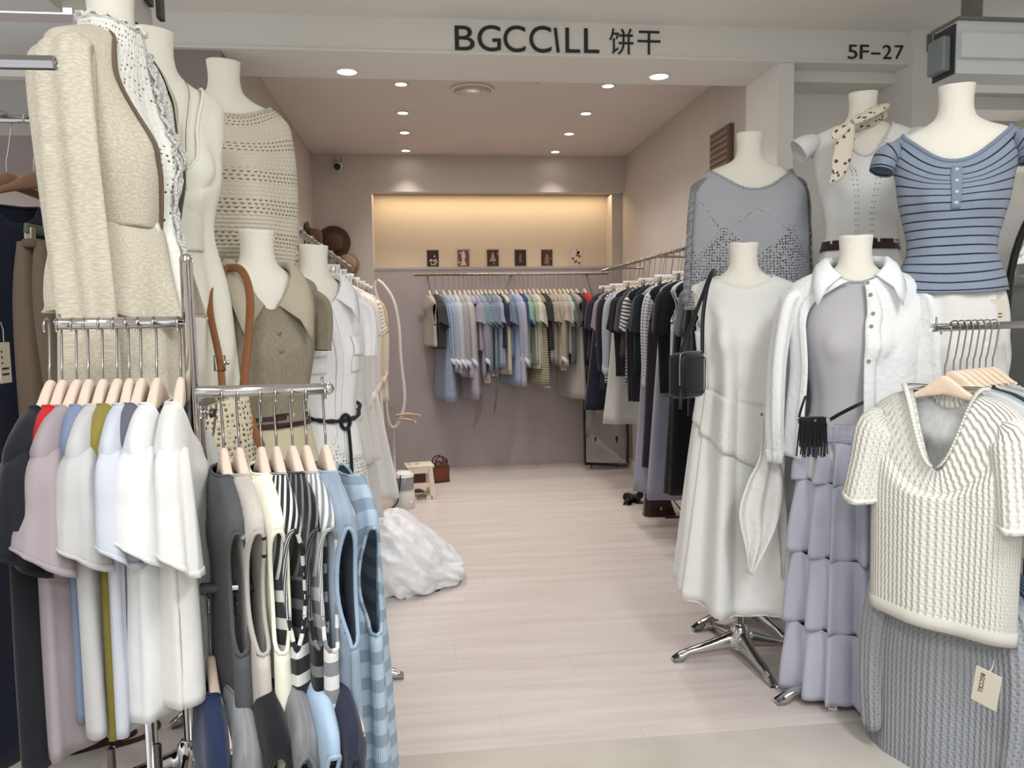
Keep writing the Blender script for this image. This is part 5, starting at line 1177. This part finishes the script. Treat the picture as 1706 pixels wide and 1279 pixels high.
for i, (px, c_, sl, ln, lab) in enumerate(backs):
    c_ = (c_[0], mute(c_[1]), mute(c_[2])) if isinstance(c_[0], str) else (mute(c_) if max(c_) - min(c_) < 120 else c_)
    rr = random.Random(400 + i)
    x = at(px, 484, RB).x; rz = PI / 2 - .0 + rr.uniform(.16, .34); z = zb - LB
    if isinstance(c_[0], str): m_ = mat(c_[1], 'check' if c_[0] == 'check' else 'hstripe', c2=c_[2], freq=55 if c_[0] == 'check' else 45, duty=.5)
    else: m_ = mat(c_)
    put_hanger('back', (x, RB, z), rz, 'wooden hanger of the ' + lab, 'wooden hangers on the back wall rail', L=LB - .003, m_=mat((222, 204, 186), 'plain', .5), hump=.04, thick=.009, loop=.016, hw=.165)
    t, sh = garment({'l': 'long_sleeved_shirt', 's': 'tee_shirt', 'n': 'camisole'}[sl], lab, {'l': 'shirt', 's': 't-shirt', 'n': 'top'}[sl], 'clothes on the back wall rail', (x, RB, z), rz, m_, ln=ln * 1.08 + .06, w=.185, wm=.185, wh=.2 + (.03 if ln > .7 else 0), d=.026, dh=.034 + (.02 if ln > .7 else 0), sl=({'l': 'long', 's': 'short', 'n': 'none'}[sl]), sll=(.2 if sl == 's' else .56), slw=.07, nd=.08, seed=200 + i, n=30, m=22, cuff=(.12 if sl == 'l' else None), trim=(mat((214, 220, 234)) if sl == 'l' else None), folds=(4, .001, .012, .2), hole=((-.2, .09, .6) if sl == 'n' else None))
    if i in (6, 11, 9, 17, 27, 23): hang_tag(t, -.10, -.05, -ln - .06 + (.0 if i != 9 else -.02), w=.055, h=.09, rz=-rz + .1, string=.05)
    if i == 7:
        for k in range(3): link('long_tie', tube(bmesh.new(), spline([(-.15 + .05 * k, -.03, -.8), (-.16 + .06 * k, -.05, -1.0), (-.12 + .06 * k, -.03, -1.16 - .05 * k)], 10), 1, 5, a=.002, b=.007), mat((112, 110, 122)), t)
    if i == 11:
        for k in range(2): link('long_tie', tube(bmesh.new(), spline([(-.16 + .04 * k, -.03, -.6), (-.19 + .05 * k, -.05, -.85), (-.14 + .03 * k, -.03, -1.1 - .05 * k)], 10), 1, 5, a=.002, b=.010), mat((104, 104, 116)), t)
# ---- right wall rail with the dark clothes
XRR = 1.64; Y0, Y1 = 3.45, 6.95
rt = thing('wall_rail', 'long chrome clothes rail along the right wall', 'clothes rail', (XRR, Y0, 1.822))
rod(rt, (0, 0, 0), (0, Y1 - Y0, 0), .013, 'rail', STEEL)
for y_ in (.75, 1.9, 3.1): rod(rt, (0, y_, 0), (XR - XRR, y_, 0), .009, 'bracket', STEEL)
BLK = (30, 30, 34)
rights = [(6.60, (52, 40, 62), 's', .62, 'dark plum top on the right rail'), (6.47, (34, 38, 56), 'n', 1.05, 'long navy dress at the far part of the right rail'), (6.34, (150, 146, 152), 's', .50, 'grey marl tee at the far part of the right rail'), (6.20, (46, 40, 60), 'l', .85, 'dark purple long shirt on the right rail'),
 (6.06, ('stripe', (224, 224, 224), (60, 60, 70)), 'n', .78, 'black and white striped knit on the right rail'), (5.93, (176, 186, 200), 'l', .62, 'pale blue grey shirt among the dark clothes'), (5.79, (214, 214, 212), 'n', 1.08, 'long off-white slip among the dark clothes'), (5.66, BLK, 's', .7, 'black knit tunic right of the off-white slip'), (5.52, (70, 72, 76), 's', .55, 'charcoal tee with loose sleeves'), (5.38, ('stripe', (214, 214, 214), (40, 40, 46)), 's', .74, 'striped monochrome tee, mid right rail'),
 (5.25, BLK, 'n', .85, 'black sleeveless dress, mid right rail'), (5.12, (30, 42, 46), 's', .66, 'dark teal black top, mid right rail'), (4.98, (166, 166, 188), 'n', 1.42, 'long lavender grey dress, mid right rail'), (4.86, ('check', (228, 226, 228), (120, 112, 126)), 'l', .70, 'white checked shirt with long sleeves on the right rail'), (4.74, BLK, 'n', 1.22, 'long black dress right of the checked shirt'), (4.62, (160, 160, 180), 'n', 1.40, 'long lavender skirt dress behind the black dress'),
 (4.50, BLK, 's', .72, 'black tee right of the long black dress'), (4.38, (226, 226, 224), 'n', .7, 'thin white top between black ones'), (4.27, (26, 26, 28), 'n', 1.28, 'long black dress with a dangling cord'), (4.15, (126, 128, 134), 's', .55, 'mid grey tee near the front of the right rail'), (4.03, (40, 34, 38), 's', .8, 'dark brown black top near the front'), (3.91, (40, 44, 60), 'l', .8, 'navy shirt near the front of the right rail'),
 (3.79, BLK, 'n', 1.15, 'black dress behind the white puffed blouse'), (3.66, (236, 236, 236), 'l', .72, 'white blouse with puffed sleeves nearest the mannequins'), (3.54, BLK, 's', .8, 'black top at the front end of the right rail')]
for i, (y_, c_, sl, ln, lab) in enumerate(rights, 2):
    c_ = (c_[0], mute(c_[1]), mute(c_[2])) if isinstance(c_[0], str) else mute(c_, .1, .88)
    rr = random.Random(700 + i)
    if isinstance(c_[0], str): m_ = mat(c_[1], 'check' if c_[0] == 'check' else 'hstripe', c2=c_[2], freq=50 if c_[0] == 'check' else 42, duty=.4)
    else: m_ = mat(c_)
    rz = rr.uniform(-.22, .12); Lr = .165; z = 1.822 - Lr
    if i % 3 == 1: clip_hanger((XRR, y_ + .05, z + .01), rz, 'white clip hanger behind the ' + lab, 'white clip hangers on the right rail', L=Lr - .01, m_=WHITEH, hw=.17)
    put_hanger('side', (XRR, y_, z), rz, 'wooden hanger of the ' + lab, 'wooden hangers on the right wall rail', L=Lr - .003, m_=mat((226, 206, 180), 'plain', .5), hump=.04, thick=.010, loop=.016, hw=.168)
    t, sh = garment({'l': 'long_sleeved_shirt', 's': 'tee_shirt', 'n': 'sleeveless_dress'}[sl], lab, {'l': 'shirt', 's': 'top', 'n': 'dress' if ln > .9 else 'top'}[sl], 'dark clothes on the right wall rail', (XRR, y_, z), rz, m_, ln=ln, w=.21 if c_[0] in (26, 23, 22) else .19, wm=.225 if c_[0] in (26, 23, 22) else .195, wh=.205 + (.07 if ln > 1 else 0), d=.036, dh=.045 + (.03 if ln > 1 else 0), sl=({'l': 'long', 's': 'short', 'n': 'none'}[sl]), sll=(.24 if sl == 's' else .58), slw=(.09 if i == 25 else .07), nd=.09, seed=300 + i, n=36, m=26, cuff=(.12 if sl == 'l' else None), folds=(5, .001, .014, .15), hole=((-.2, .09, .6) if sl == 'n' else None))
    if i == 20: link('cord', tube(bmesh.new(), spline([(-.02, -.09, -1.2), (-.03, -.10, -1.36), (-.015, -.10, -1.45)], 10), .004, 5), BLACKM, t)
for k in range(26):
    y_ = 3.5 + k * .13 + .06
    put_hanger('slim', (XRR, y_, 1.822 - .165), .1 * math.sin(k * 2), 'slim hanger crowded on the right wall rail', 'slim hangers on the right wall rail', L=.162, m_=mat((226, 206, 180), 'plain', .5), hump=.03, thick=.007, loop=.016, hw=.14)
# ---- left wall rail with white clothes
XLL = -.57
lt = thing('wall_rail', 'long chrome clothes rail along the left wall', 'clothes rail', (XLL, 3.5, 1.822))
rod(lt, (0, 0, 0), (.0, 3.1, 0), .013, 'rail', STEEL)
for y_ in (1.0, 2.0, 3.0): rod(lt, (0, y_, 0), (XL - XLL, y_, 0), .009, 'bracket', STEEL)
o = thing('wall_bracket_arm', 'short chrome display arm on the left rail end', 'hook', (XLL, 3.55, 1.70)); rod(o, (0, 0, 0), (.14, -.02, 0), .009, 'arm', STEEL); rod(o, (0, 0, 0), (0, .0, .12), .009, 'stem', STEEL)
lefts = [(3.75, (238, 236, 232), 'l', .95, .30, 'long white coat nearest the mannequins on the left rail'), (3.92, (224, 222, 220), 'n', 1.25, .30, 'long pale grey dress on the left rail'), (4.10, (240, 238, 232), 'l', 1.0, .30, 'white blouse with layered sleeves on the left rail'), (4.30, (236, 230, 218), 's', .7, .22, 'ivory short sleeved top on the left rail'), (4.50, (242, 240, 238), 'l', 1.30, .36, 'very long white dress flaring into the aisle'), (4.72, (232, 226, 214), 's', .75, .24, 'cream tee on the left rail'), (4.95, (240, 238, 234), 'l', .8, .26, 'off-white shirt in the middle of the left rail'),
 (5.15, (228, 220, 206), 'l', .95, .24, 'ecru cardigan on the left rail'), (5.36, (236, 232, 226), 'n', 1.2, .26, 'ivory slip dress on the left rail'), (5.56, ('stripe', (232, 228, 220), (170, 156, 140)), 's', .7, .22, 'ivory knit with thin tan stripes on the left rail'), (5.76, (222, 206, 188), 'l', .8, .22, 'oatmeal shirt toward the far end of the left rail'), (5.95, (192, 160, 134), 's', .42, .24, 'tan brown tee at the far end of the left rail'), (6.15, (226, 218, 206), 'l', .9, .24, 'pale beige jacket at the far end of the left rail')]
for i, (y_, c_, sl, ln, wh, lab) in enumerate(lefts):
    rr = random.Random(900 + i)
    m_ = mat(c_[1], 'hstripe', c2=c_[2], freq=40, duty=.3) if isinstance(c_[0], str) else mat(c_)
    rz = rr.uniform(-.12, .25); Lr = .165; z = 1.822 - Lr
    if i % 2 == 0: clip_hanger((XLL, y_ + .06, z + .02), rz, 'white clip hanger behind the ' + lab, 'white clip hangers on the left rail', L=Lr - .02, m_=WHITEH, hw=.18)
    put_hanger('side', (XLL, y_, z), rz, 'wooden hanger of the ' + lab, 'wooden hangers on the left wall rail')
    garment({'l': 'long_sleeved_shirt', 's': 'tee_shirt', 'n': 'sleeveless_dress'}[sl], lab, {'l': 'shirt', 's': 'top', 'n': 'dress'}[sl] if i != 0 else 'coat', 'pale clothes on the left wall rail', (XLL + .03, y_, z), rz, m_, ln=ln, w=.205, wm=.21, wh=wh, d=.045, dh=.07 + (.03 if ln > 1 else 0), sl=({'l': 'long', 's': 'short', 'n': 'none'}[sl]), sll=(.24 if sl == 's' else .6), slw=.08, nd=.09, seed=500 + i, n=40, m=30, cuff=(.14 if sl == 'l' else None), folds=(6, .001, .018, .15), hole=((-.2, .09, .6) if sl == 'n' else None))
for k in range(22):
    put_hanger('slim', (XLL, 3.62 + k * .13, 1.822 - .165), .1 * math.sin(k * 2), 'slim hanger crowded on the left wall rail', 'slim hangers on the left wall rail')
# ================================================================ things on the floor and walls
def noise3(v, s): 
    from mathutils import noise
    return noise.noise(Vector(v) * s)
# plastic bag
q = at(694, 998, 3.86); bx = at(672, 990, 4.05)
t = thing('plastic_bag', 'large crumpled white plastic bag slumped on the floor', 'bag', (bx.x, 4.12, 0))
bm = bmesh.new(); bmesh.ops.create_icosphere(bm, subdivisions=6, radius=1)
from mathutils import noise as NZ
for v in bm.verts:
    d = v.co.normalized()
    h = .36 + .0 * d.x
    hx = 1.0 - .55 * max(0, (d.x + .1)) ** 1.3              # lower to the right
    p = Vector((d.x * (.29 if d.x > 0 else .26), d.y * .27, max(-.0, (d.z + .35) / 1.35) * h * hx))
    if d.z < -.35: p.z = 0; 
    a = NZ.noise(Vector((d.x * 1.6, d.y * 1.6 + 3, d.z * 1.6))); 
    rdg = 1 - abs(NZ.noise(Vector((d.x * 2.3 + 7, d.y * 2.3, d.z * 3.2 + d.x * 1.5)))) * 2
    rd2 = 1 - abs(NZ.noise(Vector((d.x * 5 + 2, d.y * 5, d.z * 6.5 + d.x * 3)))) * 2
    rd3 = 1 - abs(NZ.noise(Vector((d.x * 11, d.y * 11 + 5, d.z * 13)))) * 2
    k = .05 * a + .034 * rdg + .012 * rd2 + .002 * rd3
    p += Vector((d.x, d.y, d.z * .6 if p.z > .01 else 0)) * k
    p.z = max(0, p.z + (0 if p.z < .02 else .0)); v.co = p
bag_m = mat((240, 240, 242), 'crumple', .3, k=.25)
link('bag_body', bm, bag_m, t)
bm = bmesh.new(); P = []
for i in range(14):
    f = i / 13; c_ = Vector((-.20 - .10 * f, .05 - .05 * f, .32 + .10 * f)); r = .055 + .05 * abs(f - .35)
    P.append([c_ + Vector((.3 * r * math.cos(a), r * math.sin(a), r * .6 * math.cos(a))) * (1 + .35 * math.sin(5 * a + f * 3)) for a in [2 * PI * k / 36 for k in range(36)]])
grid(bm, P, True, True, False, UV=lambda i, j: (j * .01, i * .01)); link('gathered_top', bm, bag_m, t, solid=.001)
# folding step stool
q = at(699, 832, 6.0)
t = thing('step_stool', 'cream folding plastic step stool near the back wall', 'stool', (q.x, 6.05, 0), .15)
PL = mat((226, 214, 196), 'gloss', .45); zt = .27
bm = box(bmesh.new(), -.11, .11, -.09, .09, zt - .022, zt, bev=.006); link('seat', bm, PL, t)
link('grip_hole_shade', box(bmesh.new(), -.03, .0, -.012, .008, zt - .001, zt + .001), mat((60, 46, 30), 'flat'), t, smooth=False)  # dark plate on the seat, colour stands in for shade inside a hole
bm = bmesh.new()
for i in range(9):
    for j in range(2): bmesh.ops.create_icosphere(bm, subdivisions=1, radius=.003, matrix=Matrix.Translation((-.085 + .014 * j, -.07 + i * .017, zt)))
link('grip_dots', bm, mat((150, 134, 112), 'flat'), t)
for s in (-1, 1):
    bm = bmesh.new()
    for x0, x1, z0, z1 in ((-.118, -.075, 0, zt - .02), (.075, .118, 0, zt - .02), (-.08, .08, zt - .06, zt - .02), (-.08, .08, .10, .13), (-.09, -.04, .0, .03), (.04, .09, .0, .03)):
        box(bm, x0, x1, s * .086 - .005, s * .086 + .005, z0, z1)
    for v in bm.verts: v.co.x *= 1 - .22 * (v.co.z / zt); v.co.y += s * .02 * (1 - v.co.z / zt)
    link('side_frame', bm, PL, t, smooth=False)
    bm = bmesh.new(); pr = [bm.verts.new((x, s * .094, z)) for x, z in [(.055 * math.cos(a), .015 + .035 * math.sin(a)) for a in [PI * k / 12 for k in range(13)]]]
    bm.faces.new(pr); link('arch_cutout_shade', bm, mat((120, 108, 98), 'flat'), t, smooth=False)  # no real opening: a darker flat face paints its shade
link('inner_strut', box(bmesh.new(), -.05, .05, -.02, .02, .12, .2), mat((110, 66, 50), 'gloss'), t, smooth=False)
# humidifier
q = at(678, 848, 5.7)
t = thing('humidifier', 'white and clear cylindrical humidifier beside the step stool', 'humidifier', (q.x - .02, 5.75, 0))
link('base', lathe(bmesh.new(), [(.07, 0), (.08, .01), (.08, .12), (.074, .14)], 30), WHITEP, t)
link('tank', lathe(bmesh.new(), [(.072, .14), (.074, .15), (.074, .23), (.07, .235)], 30), mat((150, 154, 158), 'gloss', .15), t)
link('lid', lathe(bmesh.new(), [(.076, .235), (.078, .25), (.05, .272), (.015, .276), (.001, .276)], 30), WHITEP, t)
link('dial', lathe(bmesh.new(), [(.012, 0), (.012, .01), (.001, .012)], 14, c=(.05, -.07, .05)), WHITEP, t)
link('power_cord', tube(bmesh.new(), spline([(-.02, -.085, .26), (-.03, -.10, .16), (-.05, -.11, .06), (-.12, -.10, .006)], 16), .005, 6), BLACKM, t)
# brown bag near the back wall
q = at(733, 806, 6.5)
t = thing('handbag', 'brown leather box handbag on the floor behind the stool', 'bag', (q.x, 6.62, 0), .35)
BR = mat((112, 62, 40), 'leather', .5)
link('bag_body', box(bmesh.new(), -.075, .075, -.05, .05, 0, .15, bev=.01), BR, t)
link('trim_strip', tube(bmesh.new(), [(-.07, -.052, .006), (.07, -.052, .006), (.07, -.052, .144), (-.07, -.052, .144)], .004, 6, closed=True), mat((60, 34, 26), 'leather'), t)
for s in (-1, 1): link('handle', tube(bmesh.new(), spline([(-.05, s * .03, .15), (-.045, s * .035, .2), (0, s * .03, .225), (.045, s * .035, .2), (.05, s * .03, .15)], 16), .006, 8), mat((74, 40, 32), 'leather'), t)
link('scarf_trim', tube(bmesh.new(), spline([(-.06, -.02, .155), (-.03, -.05, .19), (.01, -.03, .17), (.05, -.04, .2), (.07, 0, .16)], 18), .012, 8), mat((96, 66, 58)), t)
# brown bag under the right rail
q = at(1104, 862, 4.6)
q = atz(1104, 862, 0)
t = thing('handbag', 'dark brown leather satchel lying under the black dresses', 'bag', (q.x, q.y + .08, 0), -.1)
DB = mat((52, 34, 32), 'leather', .4)
bm = bmesh.new(); P = []
for i in range(12):
    f = i / 11; zz = .16 * f; wx = .115 - .035 * f; wy = .07 - .045 * f
    P.append([Vector((wx * sg(math.cos(a)) * abs(math.cos(a)) ** .5 - .02 * f, wy * sg(math.sin(a)) * abs(math.sin(a)) ** .5, zz)) for a in [2 * PI * k / 32 for k in range(32)]])
grid(bm, P, True, True, True, UV=lambda i, j: (j * .01, i * .01)); link('bag_body', bm, DB, t)
link('flap', box(bmesh.new(), -.085, .07, -.068, -.058, .055, .15, bev=.004), mat((62, 42, 40), 'leather', .38), t)
link('clasp', box(bmesh.new(), -.008, .008, -.074, -.066, .05, .075, bev=.002), STEEL, t)
link('shoulder_strap', tube(bmesh.new(), spline([(.09, .0, .12), (.14, -.03, .05), (.18, -.05, .012), (.12, -.10, .008), (.02, -.10, .008)], 20), 1, 6, a=.003, b=.009), DB, t)
for i, (px, py, ln_, lab) in enumerate(((1050, 838, .25, 'black heeled shoe under the lavender dresses, left one'), (1066, 842, .25, 'black heeled shoe under the lavender dresses, right one'))):
    q = atz(px, py, 0); sh_ = thing('shoe', lab, 'shoe', (q.x, q.y + .05 + .12 * i, 0), 1.2 + .5 * i, 'shoes under the right rail')
    bm = bmesh.new(); P = []
    for k in range(14):
        f = k / 13; x = .12 - .24 * f; w_ = .03 + .014 * math.sin(PI * min(1, f * 1.3)); 
        if k == 0: w_ = .012
        h_ = .03 + .05 * max(0, f - .4) ; zb_ = .004 + .04 * max(0, f - .5) * 1.6
        P.append([Vector((x, w_ * math.cos(a), zb_ + (h_ / 2) * (1 + math.sin(a)))) for a in [2 * PI * j / 16 for j in range(16)]])
    grid(bm, P, True, True, True); link('upper', bm, mat((36, 30, 30), 'leather', .35), sh_)
    link('sole', box(bmesh.new(), -.12, .11, -.03, .03, 0, .006, bev=.002), BLACKM, sh_); link('heel', lathe(bmesh.new(), [(.012, 0), (.018, .05)], 12, c=(-.095, 0, 0)), BLACKM, sh_)
# black standing mirror at the right back corner
a = at(983, 690, 6.75); b = at(982, 782, 6.75)
t = thing('floor_mirror', 'black framed arched mirror behind the dark clothes', 'mirror', (a.x + .22, 6.88, 0), .0)
pts = [(-.24, 0, .05), (-.245, 0, .4), (-.24, .02, .62), (-.2, .03, .9), (-.1, .04, 1.15), (0, .05, 1.2), (.1, .04, 1.15), (.15, .03, .9), (.16, .0, .4), (.16, 0, .05)]
link('frame', tube(bmesh.new(), spline(pts, 40), .011, 8), BLACKM, t); link('bottom_rail', tube(bmesh.new(), [(-.24, 0, .06), (.16, -.0, .03)], .012, 8), BLACKM, t)
bm = bmesh.new(); bm.faces.new([bm.verts.new((x * .96, y + .006, z)) for x, y, z in pts]); link('glass', bm, mat((190, 194, 194), 'metal', .05), t, smooth=False)
for s in (-1, 1): link('leg', tube(bmesh.new(), [(s * .1 - .04, .0, .3), (s * .12 - .04, .1, .0)], .008, 8), BLACKM, t)
# white oval tube frame at the end of the left rail
p = at(652, 600, 6.1)
t = thing('oval_frame', 'white oval tube frame standing past the pale clothes', 'frame', (p.x, 6.3, 0))
pts = [at(x, y, 6.3) - Vector((p.x, 6.3, 0)) for x, y in ((628, 466), (640, 476), (655, 500), (664, 540), (668, 600), (674, 660), (668, 695), (655, 712), (645, 690), (640, 600), (634, 520), (624, 480))]
link('tube', tube(bmesh.new(), spline(pts + [pts[0]], 60), .014, 10), mat((222, 216, 212), 'gloss', .35), t)
link('post', tube(bmesh.new(), [pts[7] + Vector((0, .02, 0)), Vector((pts[7].x, .02, .01))], .012, 10), mat((222, 216, 212), 'gloss', .35), t)
link('foot_disc', lathe(bmesh.new(), [(.09, 0), (.09, .012), (.02, .02)], 28, c=(pts[7].x, .02, 0)), mat((222, 216, 212), 'gloss', .35), t)
bm = bmesh.new(); inner = [v * 1 for v in spline(pts, 30)]
for k in range(2):
    a = at(660, 692 + 7 * k, 6.25); b = at(700 - 8 * k, 692 + 10 * k, 5.95)
    o = thing('wooden_hanger_bar', 'bare wooden hanger arm poking into the aisle, %s' % ('upper one' if k == 0 else 'lower one'), 'clothes hanger', a)
    link('arm', tube(bmesh.new(), [(0, 0, 0), (b - a) * .5 + Vector((0, 0, .01)), b - a], [.010, .013, .009], 10), mat((222, 196, 172), 'plain', .5), o)
    link('hook', tube(bmesh.new(), spline([(0, 0, .0), (-.01, .01, .05), (-.03, .01, .07), (-.045, .01, .05)], 12), .0025, 6), STEEL, o)
# hats hung on the wall
def hat(label, loc, rx, col, r=.15, group='straw hats in the back left corner'):
    t = thing('hat', label, 'hat', loc, 0, group); HM = mat(col, 'heather', c2=tuple(int(v * .75) for v in col))
    bm = bmesh.new(); lathe(bm, [(.001, .115), (.05, .112), (.075, .09), (.083, .04), (.088, .0), (r * .8, -.012), (r, .004), (r * .99, .0), (r * .78, -.016), (.08, -.006)], 36, cap1=False); bmesh.ops.rotate(bm, verts=bm.verts, matrix=Matrix.Rotation(rx[0], 3, 'X') @ Matrix.Rotation(rx[1], 3, 'Y'))
    link('brim_and_crown', bm, HM, t)
    bm = bmesh.new(); lathe(bm, [(.0895, .004), (.086, .03), (.0845, .03)], 36, cap0=False, cap1=False); bmesh.ops.rotate(bm, verts=bm.verts, matrix=Matrix.Rotation(rx[0], 3, 'X') @ Matrix.Rotation(rx[1], 3, 'Y'))
    link('hat_band', bm, mat(tuple(int(v * .5) for v in col)), t)
    return t
p = at(527, 397, 6.6); hat('dark brown hat hanging edge-on on the left wall', (XL + .02, 6.6, p.z), (0, PI / 2), (110, 80, 60), .14)
p = at(551, 402, 7.0); hat('mid brown hat hanging on the back pier', (XL + .17, 7.12, p.z), (PI / 2, 0), (104, 76, 60), .15)
p = at(577, 440, 7.0); hat('small tan hat hanging below the brown hats', (p.x, 7.12, p.z), (PI / 2 - .2, 0), (176, 146, 118), .11)
# framed louvre picture on the right wall near the pillar
p = at(1296, 240, 4.2)
t = thing('wall_vent_grille', 'dark louvred wooden panel high on the right wall', 'wall panel', (XR, 4.75, 2.42))
boxo('frame', (-.03, 0, -.16, .16, -.12, .14), mat((92, 72, 58), 'gloss', .5), t)
for k in range(6): boxo('slat', (-.036, -.03, -.14, .14, -.1 + k * .038, -.082 + k * .038), mat((136, 112, 92), 'gloss', .5), t)
# partly seen mannequin in the neighbour's shop
M = mannequin('cream mannequin in a white top in the neighbouring shop', 1690, 290, 3.6, -1.0, None, tall=True)
worn('camisole', 'white sleeveless top on the mannequin at the right edge', 'top', M, [(.12, .085, -.14, -.2, -.14), (.13, .088, -.145, -.21, -.15), (.19, .095, -.17, -.27, -.2), (.19, .1, -.23, -.3, -.27), (.175, .12, -.4, -.4, -.4), (.16, .11, -.55, -.55, -.55), (.18, .13, -.7, -.7, -.7), (.2, .15, -1.1, -1.1, -1.1)], mat((236, 236, 236)), hole=(-.26, .09, .6), folds=(6, .001, .01, .3))
q = at(1716, 400, 3.0)
t = thing('floor_mirror', 'tall black framed mirror edge at the right border', 'mirror', (q.x + .25, 3.0, 0), -.9)
bm = bmesh.new(); tube(bm, spline([(-.26, 0, .02), (-.27, 0, 1.0), (-.26, 0, 1.6), (-.14, 0, 1.92), (0, 0, 1.98), (.14, 0, 1.92), (.26, 0, 1.6), (.27, 0, 1.0), (.26, 0, .02)], 50), .016, 8); link('frame', bm, BLACKM, t)
bm = bmesh.new(); bm.faces.new([bm.verts.new((x, .004, z)) for x, z in ((-.26, .03), (.26, .03), (.265, 1.0), (.255, 1.6), (.13, 1.91), (0, 1.965), (-.13, 1.91), (-.255, 1.6), (-.265, 1.0))]); link('glass', bm, mat((200, 204, 202), 'metal', .03), t, smooth=False)
link('stand_leg', tube(bmesh.new(), [(0, .02, 1.2), (0, .35, .0)], .012, 8), BLACKM, t)

# dark satchel on the floor below the left rack
bpy.context.view_layer.update()
src = [o for o in C.objects if o.name.startswith('handbag') and 'satchel' in o.get('label', '')][0]
c = copy_tree(src); q = atz(140, 1262, 0); c.location = (q.x, q.y + .12, 0); c.rotation_euler = (0, 0, .5); c['label'] = 'dark brown leather satchel on the floor below the black tee'
nd_ = [o for o in C.objects if o.name.startswith('navy_dress')][0]
q = nd_.matrix_world.inverted() @ at(6, 570, 2.02); hang_tag(nd_, q.x, q.y, q.z, w=.05, h=.1, rz=.5)
